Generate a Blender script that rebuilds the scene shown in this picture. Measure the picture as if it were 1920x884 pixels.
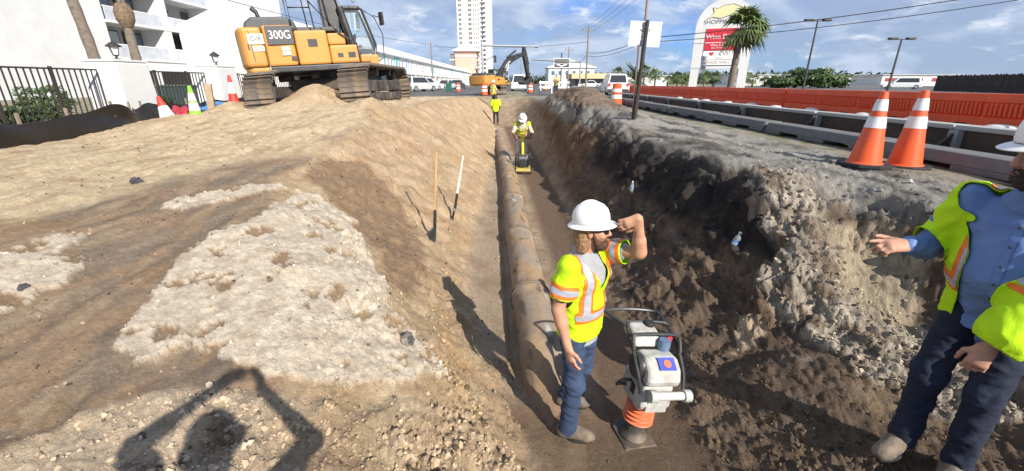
import bpy, bmesh, math, random
import numpy as np
from mathutils import Vector, Matrix
for o in list(bpy.data.objects): bpy.data.objects.remove(o)
scene = bpy.context.scene
COL = scene.collection
rad = math.radians
# ---------------------------------------------------------------- camera
cam_d = bpy.data.cameras.new('camera'); cam = bpy.data.objects.new('camera', cam_d); COL.objects.link(cam)
cam.location = (0, 0, 1.05); cam.rotation_euler = (rad(90 - 19.7), 0, 0)
cam_d.sensor_width = 36; cam_d.lens = 15.02; cam_d.clip_start = 0.02; cam_d.clip_end = 6000
scene.camera = cam
# ---------------------------------------------------------------- world: daylight sky with broken cloud
SKY_TINT = (.24, .45, .84, 1)
SUN_EL, SUN_DIR = 32.0, (0.56, -0.83)          # direction towards the sun (behind and right of the camera)
world = bpy.data.worlds.new('World'); scene.world = world; world.use_nodes = True
def build_world():
    nt = world.node_tree; N = nt.nodes; L = nt.links; N.clear()
    out = N.new('ShaderNodeOutputWorld'); bg = N.new('ShaderNodeBackground'); bg.inputs[1].default_value = 0.12
    sky = N.new('ShaderNodeTexSky'); sky.sky_type = 'NISHITA'; sky.sun_disc = False
    sky.sun_elevation = rad(SUN_EL); sky.sun_rotation = math.atan2(SUN_DIR[0], SUN_DIR[1])
    sky.air_density = 1.0; sky.dust_density = 0.0; sky.ozone_density = 3.0
    tc = N.new('ShaderNodeTexCoord'); sep = N.new('ShaderNodeSeparateXYZ'); L.new(tc.outputs['Generated'], sep.inputs[0])
    cmb = N.new('ShaderNodeVectorMath'); cmb.operation = 'MULTIPLY'; cmb.inputs[1].default_value = (1, 1, 2.8); L.new(tc.outputs['Generated'], cmb.inputs[0])
    def noise(scale, detail, rough, dist, off):
        mp = N.new('ShaderNodeMapping'); mp.inputs['Location'].default_value = off; L.new(cmb.outputs[0], mp.inputs[0])
        n = N.new('ShaderNodeTexNoise'); n.inputs['Scale'].default_value = scale; n.inputs['Detail'].default_value = detail
        n.inputs['Roughness'].default_value = rough; n.inputs['Distortion'].default_value = dist; L.new(mp.outputs[0], n.inputs['Vector']); return n.outputs[0]
    def ramp(src, a, b, hi=1.0):
        r = N.new('ShaderNodeMapRange'); r.interpolation_type = 'SMOOTHSTEP'; r.inputs[1].default_value = a; r.inputs[2].default_value = b; r.inputs[4].default_value = hi
        L.new(src, r.inputs[0]); return r.outputs[0]
    def over(f, a, b):
        m = N.new('ShaderNodeMix'); m.data_type = 'RGBA'; L.new(f, m.inputs[0]); L.new(a, m.inputs[6])
        if isinstance(b, tuple): m.inputs[7].default_value = (*b, 1)
        else: L.new(b, m.inputs[7])
        return m.outputs[2]
    tint = N.new('ShaderNodeMix'); tint.data_type = 'RGBA'; tint.blend_type = 'MULTIPLY'; tint.inputs[0].default_value = 1
    tint.inputs[7].default_value = SKY_TINT; L.new(sky.outputs[0], tint.inputs[6]); col = tint.outputs[2]
    col = over(ramp(noise(2.1, 6, .52, .2, (3.7, 1.2, .4)),   .31, .55, .90), col, (2.2, 2.75, 3.75))      # grey-blue cloud sheets
    col = over(ramp(noise(5.5, 8, .58, .25, (1.1, 4.2, 2.0)), .44, .66, .85), col, (3.6, 4.2, 5.2))     # pale billows
    col = over(ramp(noise(13, 6, .6, .3, (6.1, 2.2, 5.0)), .54, .74, .75), col, (5.4, 5.7, 6.2))           # small white puffs
    L.new(col, bg.inputs[0]); L.new(bg.outputs[0], out.inputs[0])
build_world()
# ---------------------------------------------------------------- sun
sun_d = bpy.data.lights.new('sun', 'SUN'); sun_d.energy = 5.0; sun_d.angle = rad(0.53); sun_d.color = (1.0, 0.93, 0.82)
sun = bpy.data.objects.new('sun', sun_d); COL.objects.link(sun)
_s = Vector((SUN_DIR[0], SUN_DIR[1], 0)).normalized() * math.cos(rad(SUN_EL)); _s.z = math.sin(rad(SUN_EL))
sun.rotation_euler = _s.to_track_quat('Z', 'Y').to_euler(); sun.location = (20, -30, 30)
vs = scene.view_settings; vs.view_transform = 'Standard'; vs.look = 'None'; vs.exposure = 0.58; vs.gamma = 1.0
# ---------------------------------------------------------------- helpers
def tag(o, label=None, cat=None, group=None, kind=None):
    if label: o['label'] = label
    if cat: o['category'] = cat
    if group: o['group'] = group
    if kind: o['kind'] = kind
    return o
def empty(name, loc=(0,0,0), rz=0, parent=None):
    o = bpy.data.objects.new(name, None); o.empty_display_size = .1; COL.objects.link(o); o.location = loc; o.rotation_euler = (0,0,rz)
    if parent: o.parent = parent
    return o
def thing(name, label, cat, loc=(0,0,0), rz=0, group=None):
    return tag(empty(name, loc, rz), label, cat, group)
def link(name, me, parent=None, mat=None):
    o = bpy.data.objects.new(name, me); COL.objects.link(o)
    if mat is not None and not me.materials:
        for m in (mat if isinstance(mat, (list, tuple)) else [mat]): me.materials.append(m)
    if parent: o.parent = parent
    return o
def copy_tree(o, parent=None):
    c = o.copy(); COL.objects.link(c)
    if parent: c.parent = parent
    for ch in o.children: copy_tree(ch, c)
    return c
def np_mesh(name, V, F, smooth=True):
    """fast mesh from numpy verts and equal-sided faces"""
    V = np.asarray(V, dtype=np.float32); F = np.asarray(F, dtype=np.int32); n = F.shape[1]
    me = bpy.data.meshes.new(name); me.vertices.add(len(V)); me.vertices.foreach_set('co', V.ravel())
    me.loops.add(F.size); me.loops.foreach_set('vertex_index', F.ravel()); me.polygons.add(len(F))
    me.polygons.foreach_set('loop_start', np.arange(0, F.size, n, dtype=np.int32))
    me.polygons.foreach_set('use_smooth', np.full(len(F), smooth, dtype=bool)); me.update(calc_edges=True); return me
def set_colors(me, C, name='Col'):
    a = me.color_attributes.new(name, 'FLOAT_COLOR', 'POINT')
    if C.shape[1] == 3: C = np.concatenate([C, np.ones((len(C), 1))], 1)
    a.data.foreach_set('color', C.astype(np.float32).ravel())
def frame_to(d, up=(0,0,1)):
    d = Vector(d).normalized(); u = Vector(up)
    if abs(d.dot(u)) > .98: u = Vector((1,0,0))
    x = d.cross(u).normalized(); y = x.cross(d).normalized(); return x, y, d
class MB:
    """collects shapes into one mesh"""
    def __init__(s): s.v = []; s.f = []; s.m = []
    def add(s, vs, fs, mi=0, M=None):
        b = len(s.v); s.v += [tuple(M @ Vector(p)) if M else tuple(p) for p in vs]; s.f += [tuple(i + b for i in f) for f in fs]; s.m += [mi] * len(fs); return s
    def box(s, c, d, rot=None, mi=0, taper=1.0):
        x, y, z = d[0]/2, d[1]/2, d[2]/2; t = taper
        vs = [(-x,-y,-z),(x,-y,-z),(x,y,-z),(-x,y,-z),(-x*t,-y*t,z),(x*t,-y*t,z),(x*t,y*t,z),(-x*t,y*t,z)]
        M = Matrix.Translation(c)
        if rot is not None: M = M @ (rot.to_4x4() if isinstance(rot, Matrix) else Matrix.Rotation(rot[2],4,'Z') @ Matrix.Rotation(rot[1],4,'Y') @ Matrix.Rotation(rot[0],4,'X'))
        return s.add(vs, [(0,3,2,1),(4,5,6,7),(0,1,5,4),(1,2,6,5),(2,3,7,6),(3,0,4,7)], mi, M)
    def b2(s, a, b, mi=0):
        return s.box([(a[i]+b[i])/2 for i in range(3)], [abs(b[i]-a[i]) for i in range(3)], None, mi)
    def prism(s, poly, axis, a, b, mi=0, M=None):
        """poly: 2-D outline; axis 'x','y','z' = direction of extrusion from a to b"""
        n = len(poly); ar = sum(poly[i][0]*poly[(i+1)%n][1]-poly[(i+1)%n][0]*poly[i][1] for i in range(n))
        if ar < 0: poly = poly[::-1]
        def P(p, t): return {'x': (t,p[0],p[1]), 'y': (p[1],t,p[0]), 'z': (p[0],p[1],t)}[axis]
        lo, hi = min(a,b), max(a,b)
        return s.add([P(p,lo) for p in poly]+[P(p,hi) for p in poly], [tuple(range(n-1,-1,-1)), tuple(range(n,2*n))]+[(i,(i+1)%n,n+(i+1)%n,n+i) for i in range(n)], mi, M)
    def xz(s, poly, y0, y1, mi=0): return s.prism([(p[1],p[0]) for p in poly], 'y', y0, y1, mi)
    def cyl(s, p0, p1, r0, r1=None, n=12, mi=0, caps=True):
        r1 = r0 if r1 is None else r1; p0 = Vector(p0); p1 = Vector(p1); x, y, d = frame_to(p1-p0); vs = []
        for p, r in ((p0,r0),(p1,r1)):
            for i in range(n):
                a = 2*math.pi*i/n; vs.append(p + x*(math.cos(a)*r) + y*(math.sin(a)*r))
        fs = [(i,(i+1)%n,n+(i+1)%n,n+i) for i in range(n)]
        if caps: fs += [tuple(range(n-1,-1,-1)), tuple(range(n,2*n))]
        return s.add(vs, fs, mi)
    def tube(s, pts, r, n=8, mi=0, closed=False):
        pts = [Vector(p) for p in pts]; m = len(pts); vs = []; up = Vector((0,0,1)); prev = None
        rs = r if isinstance(r, (list,tuple)) else [r]*m
        for i, p in enumerate(pts):
            if closed: d = pts[(i+1)%m]-pts[i-1]
            else: d = pts[min(i+1,m-1)]-pts[max(i-1,0)]
            d.normalize()
            if prev is None:
                x, y, _ = frame_to(d)
            else:
                x = (prev - d*prev.dot(d)); x = x.normalized() if x.length > 1e-6 else frame_to(d)[0]; y = d.cross(x)
            prev = x
            for k in range(n):
                a = 2*math.pi*k/n; vs.append(p + x*(math.cos(a)*rs[i]) + y*(math.sin(a)*rs[i]))
        fs = []
        for i in range(m if closed else m-1):
            j = (i+1)%m
            for k in range(n): fs.append((i*n+k, i*n+(k+1)%n, j*n+(k+1)%n, j*n+k))
        if not closed: fs += [tuple(range(n-1,-1,-1)), tuple(range((m-1)*n, m*n))]
        return s.add(vs, fs, mi)
    def lathe(s, prof, c=(0,0,0), n=24, mi=0, M=None, sx=1, sy=1, cap=False):
        vs = []; m = len(prof)
        for r, z in prof:
            for k in range(n):
                a = 2*math.pi*k/n; vs.append((c[0]+math.cos(a)*r*sx, c[1]+math.sin(a)*r*sy, c[2]+z))
        fs = [(i*n+k, i*n+(k+1)%n, (i+1)*n+(k+1)%n, (i+1)*n+k) for i in range(m-1) for k in range(n)]
        if cap: fs += [tuple(range(n-1,-1,-1)), tuple(range((m-1)*n, m*n))]
        return s.add(vs, fs, mi, M)
    def quad(s, a, b, c, d, mi=0): return s.add([a,b,c,d], [(0,1,2,3)], mi)
    def mesh(s, name):
        me = bpy.data.meshes.new(name); me.from_pydata(s.v, [], s.f); me.polygons.foreach_set('material_index', s.m); return me
    def build(s, name, mat, parent=None, smooth=None, bevel=0, seg=2):
        me = s.mesh(name); o = link(name, me, parent, mat)
        if smooth: me.polygons.foreach_set('use_smooth', [True]*len(me.polygons)); me.set_sharp_from_angle(angle=rad(smooth if smooth is not True else 40))
        if bevel:
            b = o.modifiers.new('bevel', 'BEVEL'); b.width = bevel; b.segments = seg; b.limit_method = 'ANGLE'; b.angle_limit = rad(35)
        me.update(); return o
# ---------------------------------------------------------------- materials (procedural)
MATS = {}
def pm(name, col, rough=.6, metal=0, var=.12, scale=6, bump=.0, bscale=60, dirt=None, damt=.5, dscale=3, spec=.5, emit=None, alpha=None, trans=0, sheen=0, dlow=.45, dhigh=.65):
    if name in MATS: return MATS[name]
    m = bpy.data.materials.new(name); m.use_nodes = True; nt = m.node_tree; N = nt.nodes; L = nt.links; b = N['Principled BSDF']
    b.inputs['Roughness'].default_value = rough; b.inputs['Metallic'].default_value = metal; b.inputs['Specular IOR Level'].default_value = spec
    if trans: b.inputs['Transmission Weight'].default_value = trans
    if alpha is not None: b.inputs['Alpha'].default_value = alpha
    if sheen: b.inputs['Sheen Weight'].default_value = sheen
    tc = N.new('ShaderNodeTexCoord'); no = N.new('ShaderNodeTexNoise'); no.inputs['Scale'].default_value = scale; no.inputs['Detail'].default_value = 6
    L.new(tc.outputs['Object'], no.inputs['Vector'])
    mr = N.new('ShaderNodeMapRange'); mr.inputs[1].default_value = .25; mr.inputs[2].default_value = .75; mr.inputs[3].default_value = 1-var; mr.inputs[4].default_value = 1+var
    L.new(no.outputs[0], mr.inputs[0])
    mul = N.new('ShaderNodeMix'); mul.data_type = 'RGBA'; mul.blend_type = 'MULTIPLY'; mul.inputs[0].default_value = 1; mul.inputs[6].default_value = (*col,1)
    L.new(mr.outputs[0], mul.inputs[7]); src = mul.outputs[2]
    if dirt:
        n2 = N.new('ShaderNodeTexNoise'); n2.inputs['Scale'].default_value = dscale; n2.inputs['Detail'].default_value = 9; n2.inputs['Roughness'].default_value = .65; L.new(tc.outputs['Object'], n2.inputs['Vector'])
        r2 = N.new('ShaderNodeMapRange'); r2.inputs[1].default_value = dlow; r2.inputs[2].default_value = dhigh; r2.inputs[4].default_value = damt; L.new(n2.outputs[0], r2.inputs[0])
        mx = N.new('ShaderNodeMix'); mx.data_type = 'RGBA'; L.new(r2.outputs[0], mx.inputs[0]); L.new(src, mx.inputs[6]); mx.inputs[7].default_value = (*dirt,1); src = mx.outputs[2]
    L.new(src, b.inputs['Base Color'])
    if bump:
        n3 = N.new('ShaderNodeTexNoise'); n3.inputs['Scale'].default_value = bscale; n3.inputs['Detail'].default_value = 5; L.new(tc.outputs['Object'], n3.inputs['Vector'])
        bp = N.new('ShaderNodeBump'); bp.inputs['Strength'].default_value = bump; bp.inputs['Distance'].default_value = .02; L.new(n3.outputs[0], bp.inputs['Height']); L.new(bp.outputs[0], b.inputs['Normal'])
    if emit:
        b.inputs['Emission Color'].default_value = (*emit[0],1); b.inputs['Emission Strength'].default_value = emit[1]
    MATS[name] = m; return m
def vcol_mat(name, rough=.9, fine=(220,.25), bumps=((90,.35,.01),(350,.4,.004)), mid=(18,.18), spec=.2):
    if name in MATS: return MATS[name]
    m = bpy.data.materials.new(name); m.use_nodes = True; nt = m.node_tree; N = nt.nodes; L = nt.links; b = N['Principled BSDF']
    b.inputs['Roughness'].default_value = rough; b.inputs['Specular IOR Level'].default_value = spec
    at = N.new('ShaderNodeVertexColor'); at.layer_name = 'Col'; tc = N.new('ShaderNodeTexCoord'); src = at.outputs[0]
    for sc, am in (fine, mid):
        n = N.new('ShaderNodeTexNoise'); n.inputs['Scale'].default_value = sc; n.inputs['Detail'].default_value = 5; n.inputs['Roughness'].default_value = .65; L.new(tc.outputs['Object'], n.inputs['Vector'])
        r = N.new('ShaderNodeMapRange'); r.inputs[1].default_value = .25; r.inputs[2].default_value = .75; r.inputs[3].default_value = 1-am; r.inputs[4].default_value = 1+am; L.new(n.outputs[0], r.inputs[0])
        x = N.new('ShaderNodeMix'); x.data_type = 'RGBA'; x.blend_type = 'MULTIPLY'; x.inputs[0].default_value = 1; L.new(src, x.inputs[6]); L.new(r.outputs[0], x.inputs[7]); src = x.outputs[2]
    L.new(src, b.inputs['Base Color']); nrm = None
    for sc, st, di in bumps:
        n = N.new('ShaderNodeTexNoise'); n.inputs['Scale'].default_value = sc; n.inputs['Detail'].default_value = 6; n.inputs['Roughness'].default_value = .7; L.new(tc.outputs['Object'], n.inputs['Vector'])
        bp = N.new('ShaderNodeBump'); bp.inputs['Strength'].default_value = st; bp.inputs['Distance'].default_value = di; L.new(n.outputs[0], bp.inputs['Height'])
        if nrm: L.new(nrm, bp.inputs['Normal'])
        nrm = bp.outputs[0]
    if nrm: L.new(nrm, b.inputs['Normal'])
    MATS[name] = m; return m
# ---------------------------------------------------------------- terrain: height and soil as functions of world x, y (numpy)
_PT = np.random.RandomState(7).permutation(4096).astype(np.int32)
_GX = np.cos(np.arange(4096) * (2 * math.pi / 4096)).astype(np.float32); _GY = np.sin(np.arange(4096) * (2 * math.pi / 4096)).astype(np.float32)
def _hash2(ix, iy, seed):
    return _PT[(_PT[(ix + seed * 71) & 4095] + iy) & 4095]
def perlin(x, y, seed=0):
    x = x.astype(np.float32); y = y.astype(np.float32)
    fx = np.floor(x); fy = np.floor(y); ix = fx.astype(np.int32); iy = fy.astype(np.int32); fx = x - fx; fy = y - fy
    u = fx * fx * (3 - 2 * fx); v = fy * fy * (3 - 2 * fy)
    p0 = _PT[(ix + seed * 71) & 4095] + iy; p1 = _PT[(ix + 1 + seed * 71) & 4095] + iy
    def g(p, ox, oy):
        h = _PT[p & 4095]; return _GX[h] * (fx - ox) + _GY[h] * (fy - oy)
    a = g(p0, 0, 0); c = g(p0 + 1, 0, 1); a += (g(p1, 1, 0) - a) * u; c += (g(p1 + 1, 1, 1) - c) * u
    return (a + (c - a) * v) * np.float32(1.5)
def fbm(x, y, oct=4, seed=0, gain=0.5):
    s = np.zeros(x.shape, np.float32); a = 1.0; t = 0
    for i in range(oct):
        s += a * perlin(x, y, seed + i * 17); t += a; a *= gain; x = x * 2.03 + 3.1; y = y * 2.03 + 1.7
    return s / t
def cells(x, y, seed=0):
    """distance to the nearest jittered point, plus a random id: lumps and clods"""
    x = x.astype(np.float32); y = y.astype(np.float32); fx = np.floor(x); fy = np.floor(y); ix = fx.astype(np.int32); iy = fy.astype(np.int32)
    best = np.full_like(x, 9.0); cid = np.zeros_like(x); tl = np.zeros_like(x)
    for ox in (-1, 0, 1):
        for oy in (-1, 0, 1):
            h = _hash2(ix + ox, iy + oy, seed); h2 = _PT[(h + 57) & 4095]
            d = (fx + ox + h * np.float32(1 / 4096.) - x) ** 2 + (fy + oy + h2 * np.float32(1 / 4096.) - y) ** 2
            m = d < best; cid = np.where(m, _PT[h2] * np.float32(1 / 4096.), cid); th = _PT[(h2 + 9) & 4095]; tl = np.where(m, _GX[th] * (x - fx - ox - h * np.float32(1 / 4096.)) + _GY[th] * (y - fy - oy - h2 * np.float32(1 / 4096.)), tl) if tl is not None else np.zeros_like(x); best = np.where(m, d, best)
    return np.sqrt(best), cid, tl
def sstep(a, b, x):
    t = np.clip((x - a) / (b - a), 0, 1); return t * t * (3 - 2 * t)
STATIONS = [
 (-4.0, [(-8,0),(-4,-.2),(-2,-.35),(0,-.45),(1.5,-.5),(2.5,-.4),(4,-.05),(5,0)]),
 (-1.0, [(-8,0),(-4,-.3),(-2,-.5),(0,-.6),(1.5,-.8),(2.5,-.7),(4,-.1),(5,0)]),
 (0.5, [(-8,0),(-4,-.25),(-2,-.5),(-1,-.55),(0,-.65),(.8,-.95),(1.6,-1.1),(2.4,-1.05),(3,-.8),(4,-.15),(5,0)]),
 (1.3, [(-8,0),(-4,-.2),(-2,-.45),(-1.2,-.5),(-.5,-.7),(0,-.95),(.5,-1.2),(1.3,-1.35),(2.1,-1.15),(2.6,-1.0),(3.2,-.7),(4.2,0),(5,0)]),
 (2.0, [(-8,0),(-4,-.15),(-2,-.33),(-1.2,-.42),(-.7,-.65),(-.3,-.95),(.1,-1.3),(.5,-1.48),(1.3,-1.45),(1.9,-1.2),(2.4,-1.02),(2.8,-.95),(3.2,-.75),(4.2,.05),(5,0)]),
 (2.6, [(-8,0),(-4,-.1),(-2,-.25),(-1.2,-.38),(-.8,-.6),(-.4,-1.0),(-.05,-1.42),(.2,-1.5),(1.3,-1.5),(1.8,-1.25),(2.4,-.98),(2.75,-.85),(3.1,-.78),(3.6,-.4),(4.1,.05),(4.8,.02)]),
 (3.1, [(-8,0),(-4,-.08),(-2,-.2),(-1.3,-.35),(-.85,-.65),(-.45,-1.05),(-.12,-1.45),(0,-1.5),(1.2,-1.5),(1.7,-1.3),(2.3,-.95),(2.65,-.7),(3.0,-.72),(3.3,-.6),(3.75,.02),(4.2,.05),(5,0)]),
 (3.6, [(-8,0),(-4,-.05),(-2.2,-.12),(-1.5,-.35),(-1,-.7),(-.5,-1.2),(-.25,-1.5),(1.1,-1.5),(1.6,-1.3),(2.1,-.95),(2.5,-.45),(2.75,-.38),(3.0,-.45),(3.2,-.35),(3.5,.05),(4.2,.06),(5,0)]),
 (4.3, [(-8,0),(-4,0),(-2.6,-.08),(-1.8,-.35),(-1.1,-.8),(-.6,-1.3),(-.4,-1.5),(1.1,-1.5),(1.5,-1.35),(2.0,-.95),(2.45,-.55),(2.62,-.1),(2.8,.03),(3.1,.08),(3.6,.1),(4.8,0)]),
 (5.0, [(-8,0),(-4,0),(-2.9,-.03),(-2,-.4),(-1.2,-.95),(-.6,-1.42),(-.5,-1.5),(1.05,-1.5),(1.4,-1.35),(1.9,-.98),(2.35,-.6),(2.55,-.08),(2.75,.1),(3.2,.13),(4.2,.03)]),
 (6.5, [(-8,0),(-4,.08),(-3,0),(-2,-.5),(-1.2,-1.1),(-.7,-1.42),(-.55,-1.5),(1.0,-1.5),(1.35,-1.3),(1.75,-.98),(2.15,-.5),(2.35,-.08),(2.55,.1),(3.2,.12),(4.2,.03)]),
 (8.5, [(-9,0),(-6,.1),(-4,.25),(-3,.2),(-2.2,-.35),(-1.2,-1.05),(-.7,-1.4),(-.55,-1.5),(1.0,-1.5),(1.3,-1.3),(1.8,-.8),(2.2,-.1),(2.45,.1),(3.2,.15),(4.2,.03)]),
 (11., [(-9.5,0.02),(-8,.2),(-6,.43),(-4.5,.47),(-3.4,.42),(-2.6,0),(-1.5,-.8),(-.7,-1.4),(-.55,-1.5),(.95,-1.5),(1.4,-1.1),(1.9,-.3),(2.3,.25),(2.8,.42),(3.4,.22),(4.2,.03)]),
 (13.5, [(-10,.02),(-8.2,.25),(-6,.45),(-4,.5),(-3,.35),(-2,-.4),(-1.3,-.95),(-.7,-1.4),(-.55,-1.5),(.9,-1.5),(1.3,-.9),(1.8,.1),(2.2,.6),(2.8,.6),(3.4,.2),(4.2,0)]),
 (17., [(-10.5,0),(-8.5,.2),(-6,.4),(-4,.45),(-3,.4),(-2,-.35),(-1.3,-.95),(-.7,-1.42),(-.5,-1.5),(.8,-1.5),(1.2,-.9),(1.8,.2),(2.4,.85),(3.0,.85),(3.8,.1),(4.4,0)]),
 (22., [(-8,.1),(-4,.3),(-2.9,.3),(-2,-.4),(-1.2,-1),(-.7,-1.4),(-.5,-1.5),(.5,-1.5),(1,-.9),(1.7,.3),(2.3,.7),(3,.6),(3.8,0)]),
 (27., [(-8,0),(-4,.15),(-2.9,.25),(-2.1,-.3),(-1.5,-1),(-1.1,-1.4),(.2,-1.4),(.7,-.9),(1.5,0),(2.3,.3),(3.3,.1),(4,0)]),
 (33., [(-8,0),(-4,.05),(-2.9,.05),(-2.2,-.3),(-1.7,-.55),(.2,-.6),(1,-.2),(2,.05),(4,0)]),
 (36.5, [(-8,0),(8,0)]), (60., [(-8,0),(8,0)])]
_XG = np.arange(-12, 12.001, 0.02)
def _prof():
    rows = []
    k = np.exp(-0.5 * (np.arange(-12, 13) / 3.0) ** 2); k /= k.sum()
    for y, p in STATIONS:
        z = np.interp(_XG, [a for a, b in p], [b for a, b in p]); rows.append(np.convolve(np.pad(z, 12, mode='edge'), k, 'valid'))
    return np.array(rows)
_PR = _prof(); _YS = np.array([s[0] for s in STATIONS])
def base_h(x, y):
    yc = np.clip(y, _YS[0], _YS[-1] - 1e-6); i = np.clip(np.searchsorted(_YS, yc, side='right') - 1, 0, len(_YS) - 2)
    t = (yc - _YS[i]) / (_YS[i + 1] - _YS[i])
    gx = np.clip((x + 12) / 0.02, 0, len(_XG) - 1.001); ix = gx.astype(int); fx = gx - ix
    def s(j):
        j = np.clip(j, 0, len(_YS) - 1); return _PR[j, ix] * (1 - fx) + _PR[j, ix + 1] * fx
    def slope(j):
        j0 = np.clip(j - 1, 0, len(_YS) - 1); j1 = np.clip(j + 1, 0, len(_YS) - 1); return (s(j1) - s(j0)) / (_YS[j1] - _YS[j0])
    h = _YS[i + 1] - _YS[i]; a = s(i); b = s(i + 1); ma = slope(i) * h; mb = slope(i + 1) * h
    t2 = t * t; t3 = t2 * t
    bumps = .52*np.exp(-((x+5.5)/.72)**2-((y-12.7)/1.1)**2) + .28*np.exp(-((x+8.15)/.55)**2-((y-12.9)/1.0)**2) + .22*np.exp(-((x+3.55)/.5)**2-((y-11.3)/.8)**2) + .16*np.exp(-((x+7.9)/1.2)**2-((y-10.2)/.5)**2)
    return bumps + (2*t3 - 3*t2 + 1) * a + (t3 - 2*t2 + t) * ma + (-2*t3 + 3*t2) * b + (t3 - t2) * mb
SOIL = {
 'crust': [(-2.21, 1.98), (-2.26, 2.1), (-2.25, 2.22), (-2.5, 2.94), (-2.48, 3.34), (-2.35, 3.5), (-2.33, 3.72), (-2.57, 5.02), (-2.38, 5.16), (-2.06, 4.74), (-1.87, 4.77), (-1.4, 3.86), (-1.13, 3.36), (-0.86, 2.83), (-0.66, 2.65), (-0.48, 2.47), (-0.65, 2.13), (-0.79, 1.99), (-0.94, 1.93), (-1.14, 1.88), (-1.27, 1.87), (-1.39, 1.94), (-1.64, 1.99), (-1.76, 2.03), (-1.85, 2.0), (-1.86, 1.89), (-1.94, 1.82)],
 'crust2': [(-3.76, 2.72), (-3.7, 2.86), (-3.67, 3.06), (-3.46, 3.27), (-3.32, 3.06), (-3.29, 2.79), (-3.08, 2.91), (-2.98, 2.75), (-2.91, 2.54), (-2.94, 2.33), (-3.02, 2.22), (-3.14, 2.17)],
 'streak': [(-3.27, 3.81), (-3.33, 4.17), (-3.04, 4.5), (-2.82, 5.05), (-2.65, 5.01), (-2.75, 4.36), (-2.88, 3.97), (-3.1, 3.78)],
 'dry': [(-14, 1.5), (-5.2, 2.2), (-4.75, 2.57), (-4.43, 3.15), (-4.18, 3.3), (-4.09, 3.65), (-3.91, 3.87), (-4.01, 4.49), (-4.02, 5.05), (-3.62, 6.05), (-3.25, 6.54), (-3.0, 7.64), (-2.95, 8.99), (-3.2, 11.1), (-3.0, 20), (-3.2, 34), (-30, 34)],
 'front': [(-2.58, 1.23), (-2.25, 1.35), (-2.12, 1.48), (-2.0, 1.61), (-1.86, 1.71), (-1.71, 1.79), (-1.47, 1.79), (-1.19, 1.77), (-1.04, 1.77), (-0.8, 1.84), (-0.61, 1.98), (-0.53, 2.15), (-0.3, 2.12), (-0.1, 2.14), (0.1, 2.1), (0.08, 1.52), (0.2, 0.8), (-1.23, -0.5), (-3, -.5)],
 'brownridge': [(-2.91, 6.47), (-2.55, 7.29), (-2.09, 6.85), (-1.6, 6.13), (-1.13, 5.26), (-0.9, 3.81), (-0.89, 3.19), (-1.21, 3.69), (-1.52, 4.22), (-1.96, 4.87), (-2.53, 5.37), (-2.78, 5.51)],
 'spur': [(2.85, 5.04), (3.06, 4.49), (3.05, 4.07), (3.08, 3.73), (3.02, 3.31), (3.12, 2.95), (3.3, 2.66), (3.4, 2.3), (3.2, 1.9), (2.77, 2.0), (2.6, 2.2), (2.5, 2.47), (2.46, 2.89), (2.38, 3.26), (2.33, 3.61), (2.52, 3.89), (2.6, 4.23)],
 'recess': [(3.0, 3.98), (3.34, 3.78), (3.56, 3.39), (3.17, 2.92), (2.92, 3.01), (2.89, 3.4)],
 'sandlump': [(1.91, 3.18), (2.1, 3.48), (2.24, 3.47), (2.31, 3.34), (2.18, 3.22), (2.01, 3.11)],
}
def poly_sd(x, y, poly):
    """signed distance, positive inside"""
    d2 = np.full_like(x, 1e9); ins = np.zeros(x.shape, bool); n = len(poly)
    for i in range(n):
        ax, ay = poly[i]; bx, by = poly[(i+1)%n]; ex, ey = bx-ax, by-ay
        t = np.clip(((x-ax)*ex+(y-ay)*ey)/(ex*ex+ey*ey), 0, 1); d2 = np.minimum(d2, (x-ax-ex*t)**2+(y-ay-ey*t)**2)
        c = ((ay > y) != (by > y))
        if ey != 0: ins ^= c & (x < ex*(y-ay)/ey+ax)
    d = np.sqrt(d2); return np.where(ins, d, -d)
def mix(a, b, w): return a + (b - a) * w[:, None]
def C3(*c): return np.array(c, dtype=float)
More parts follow.
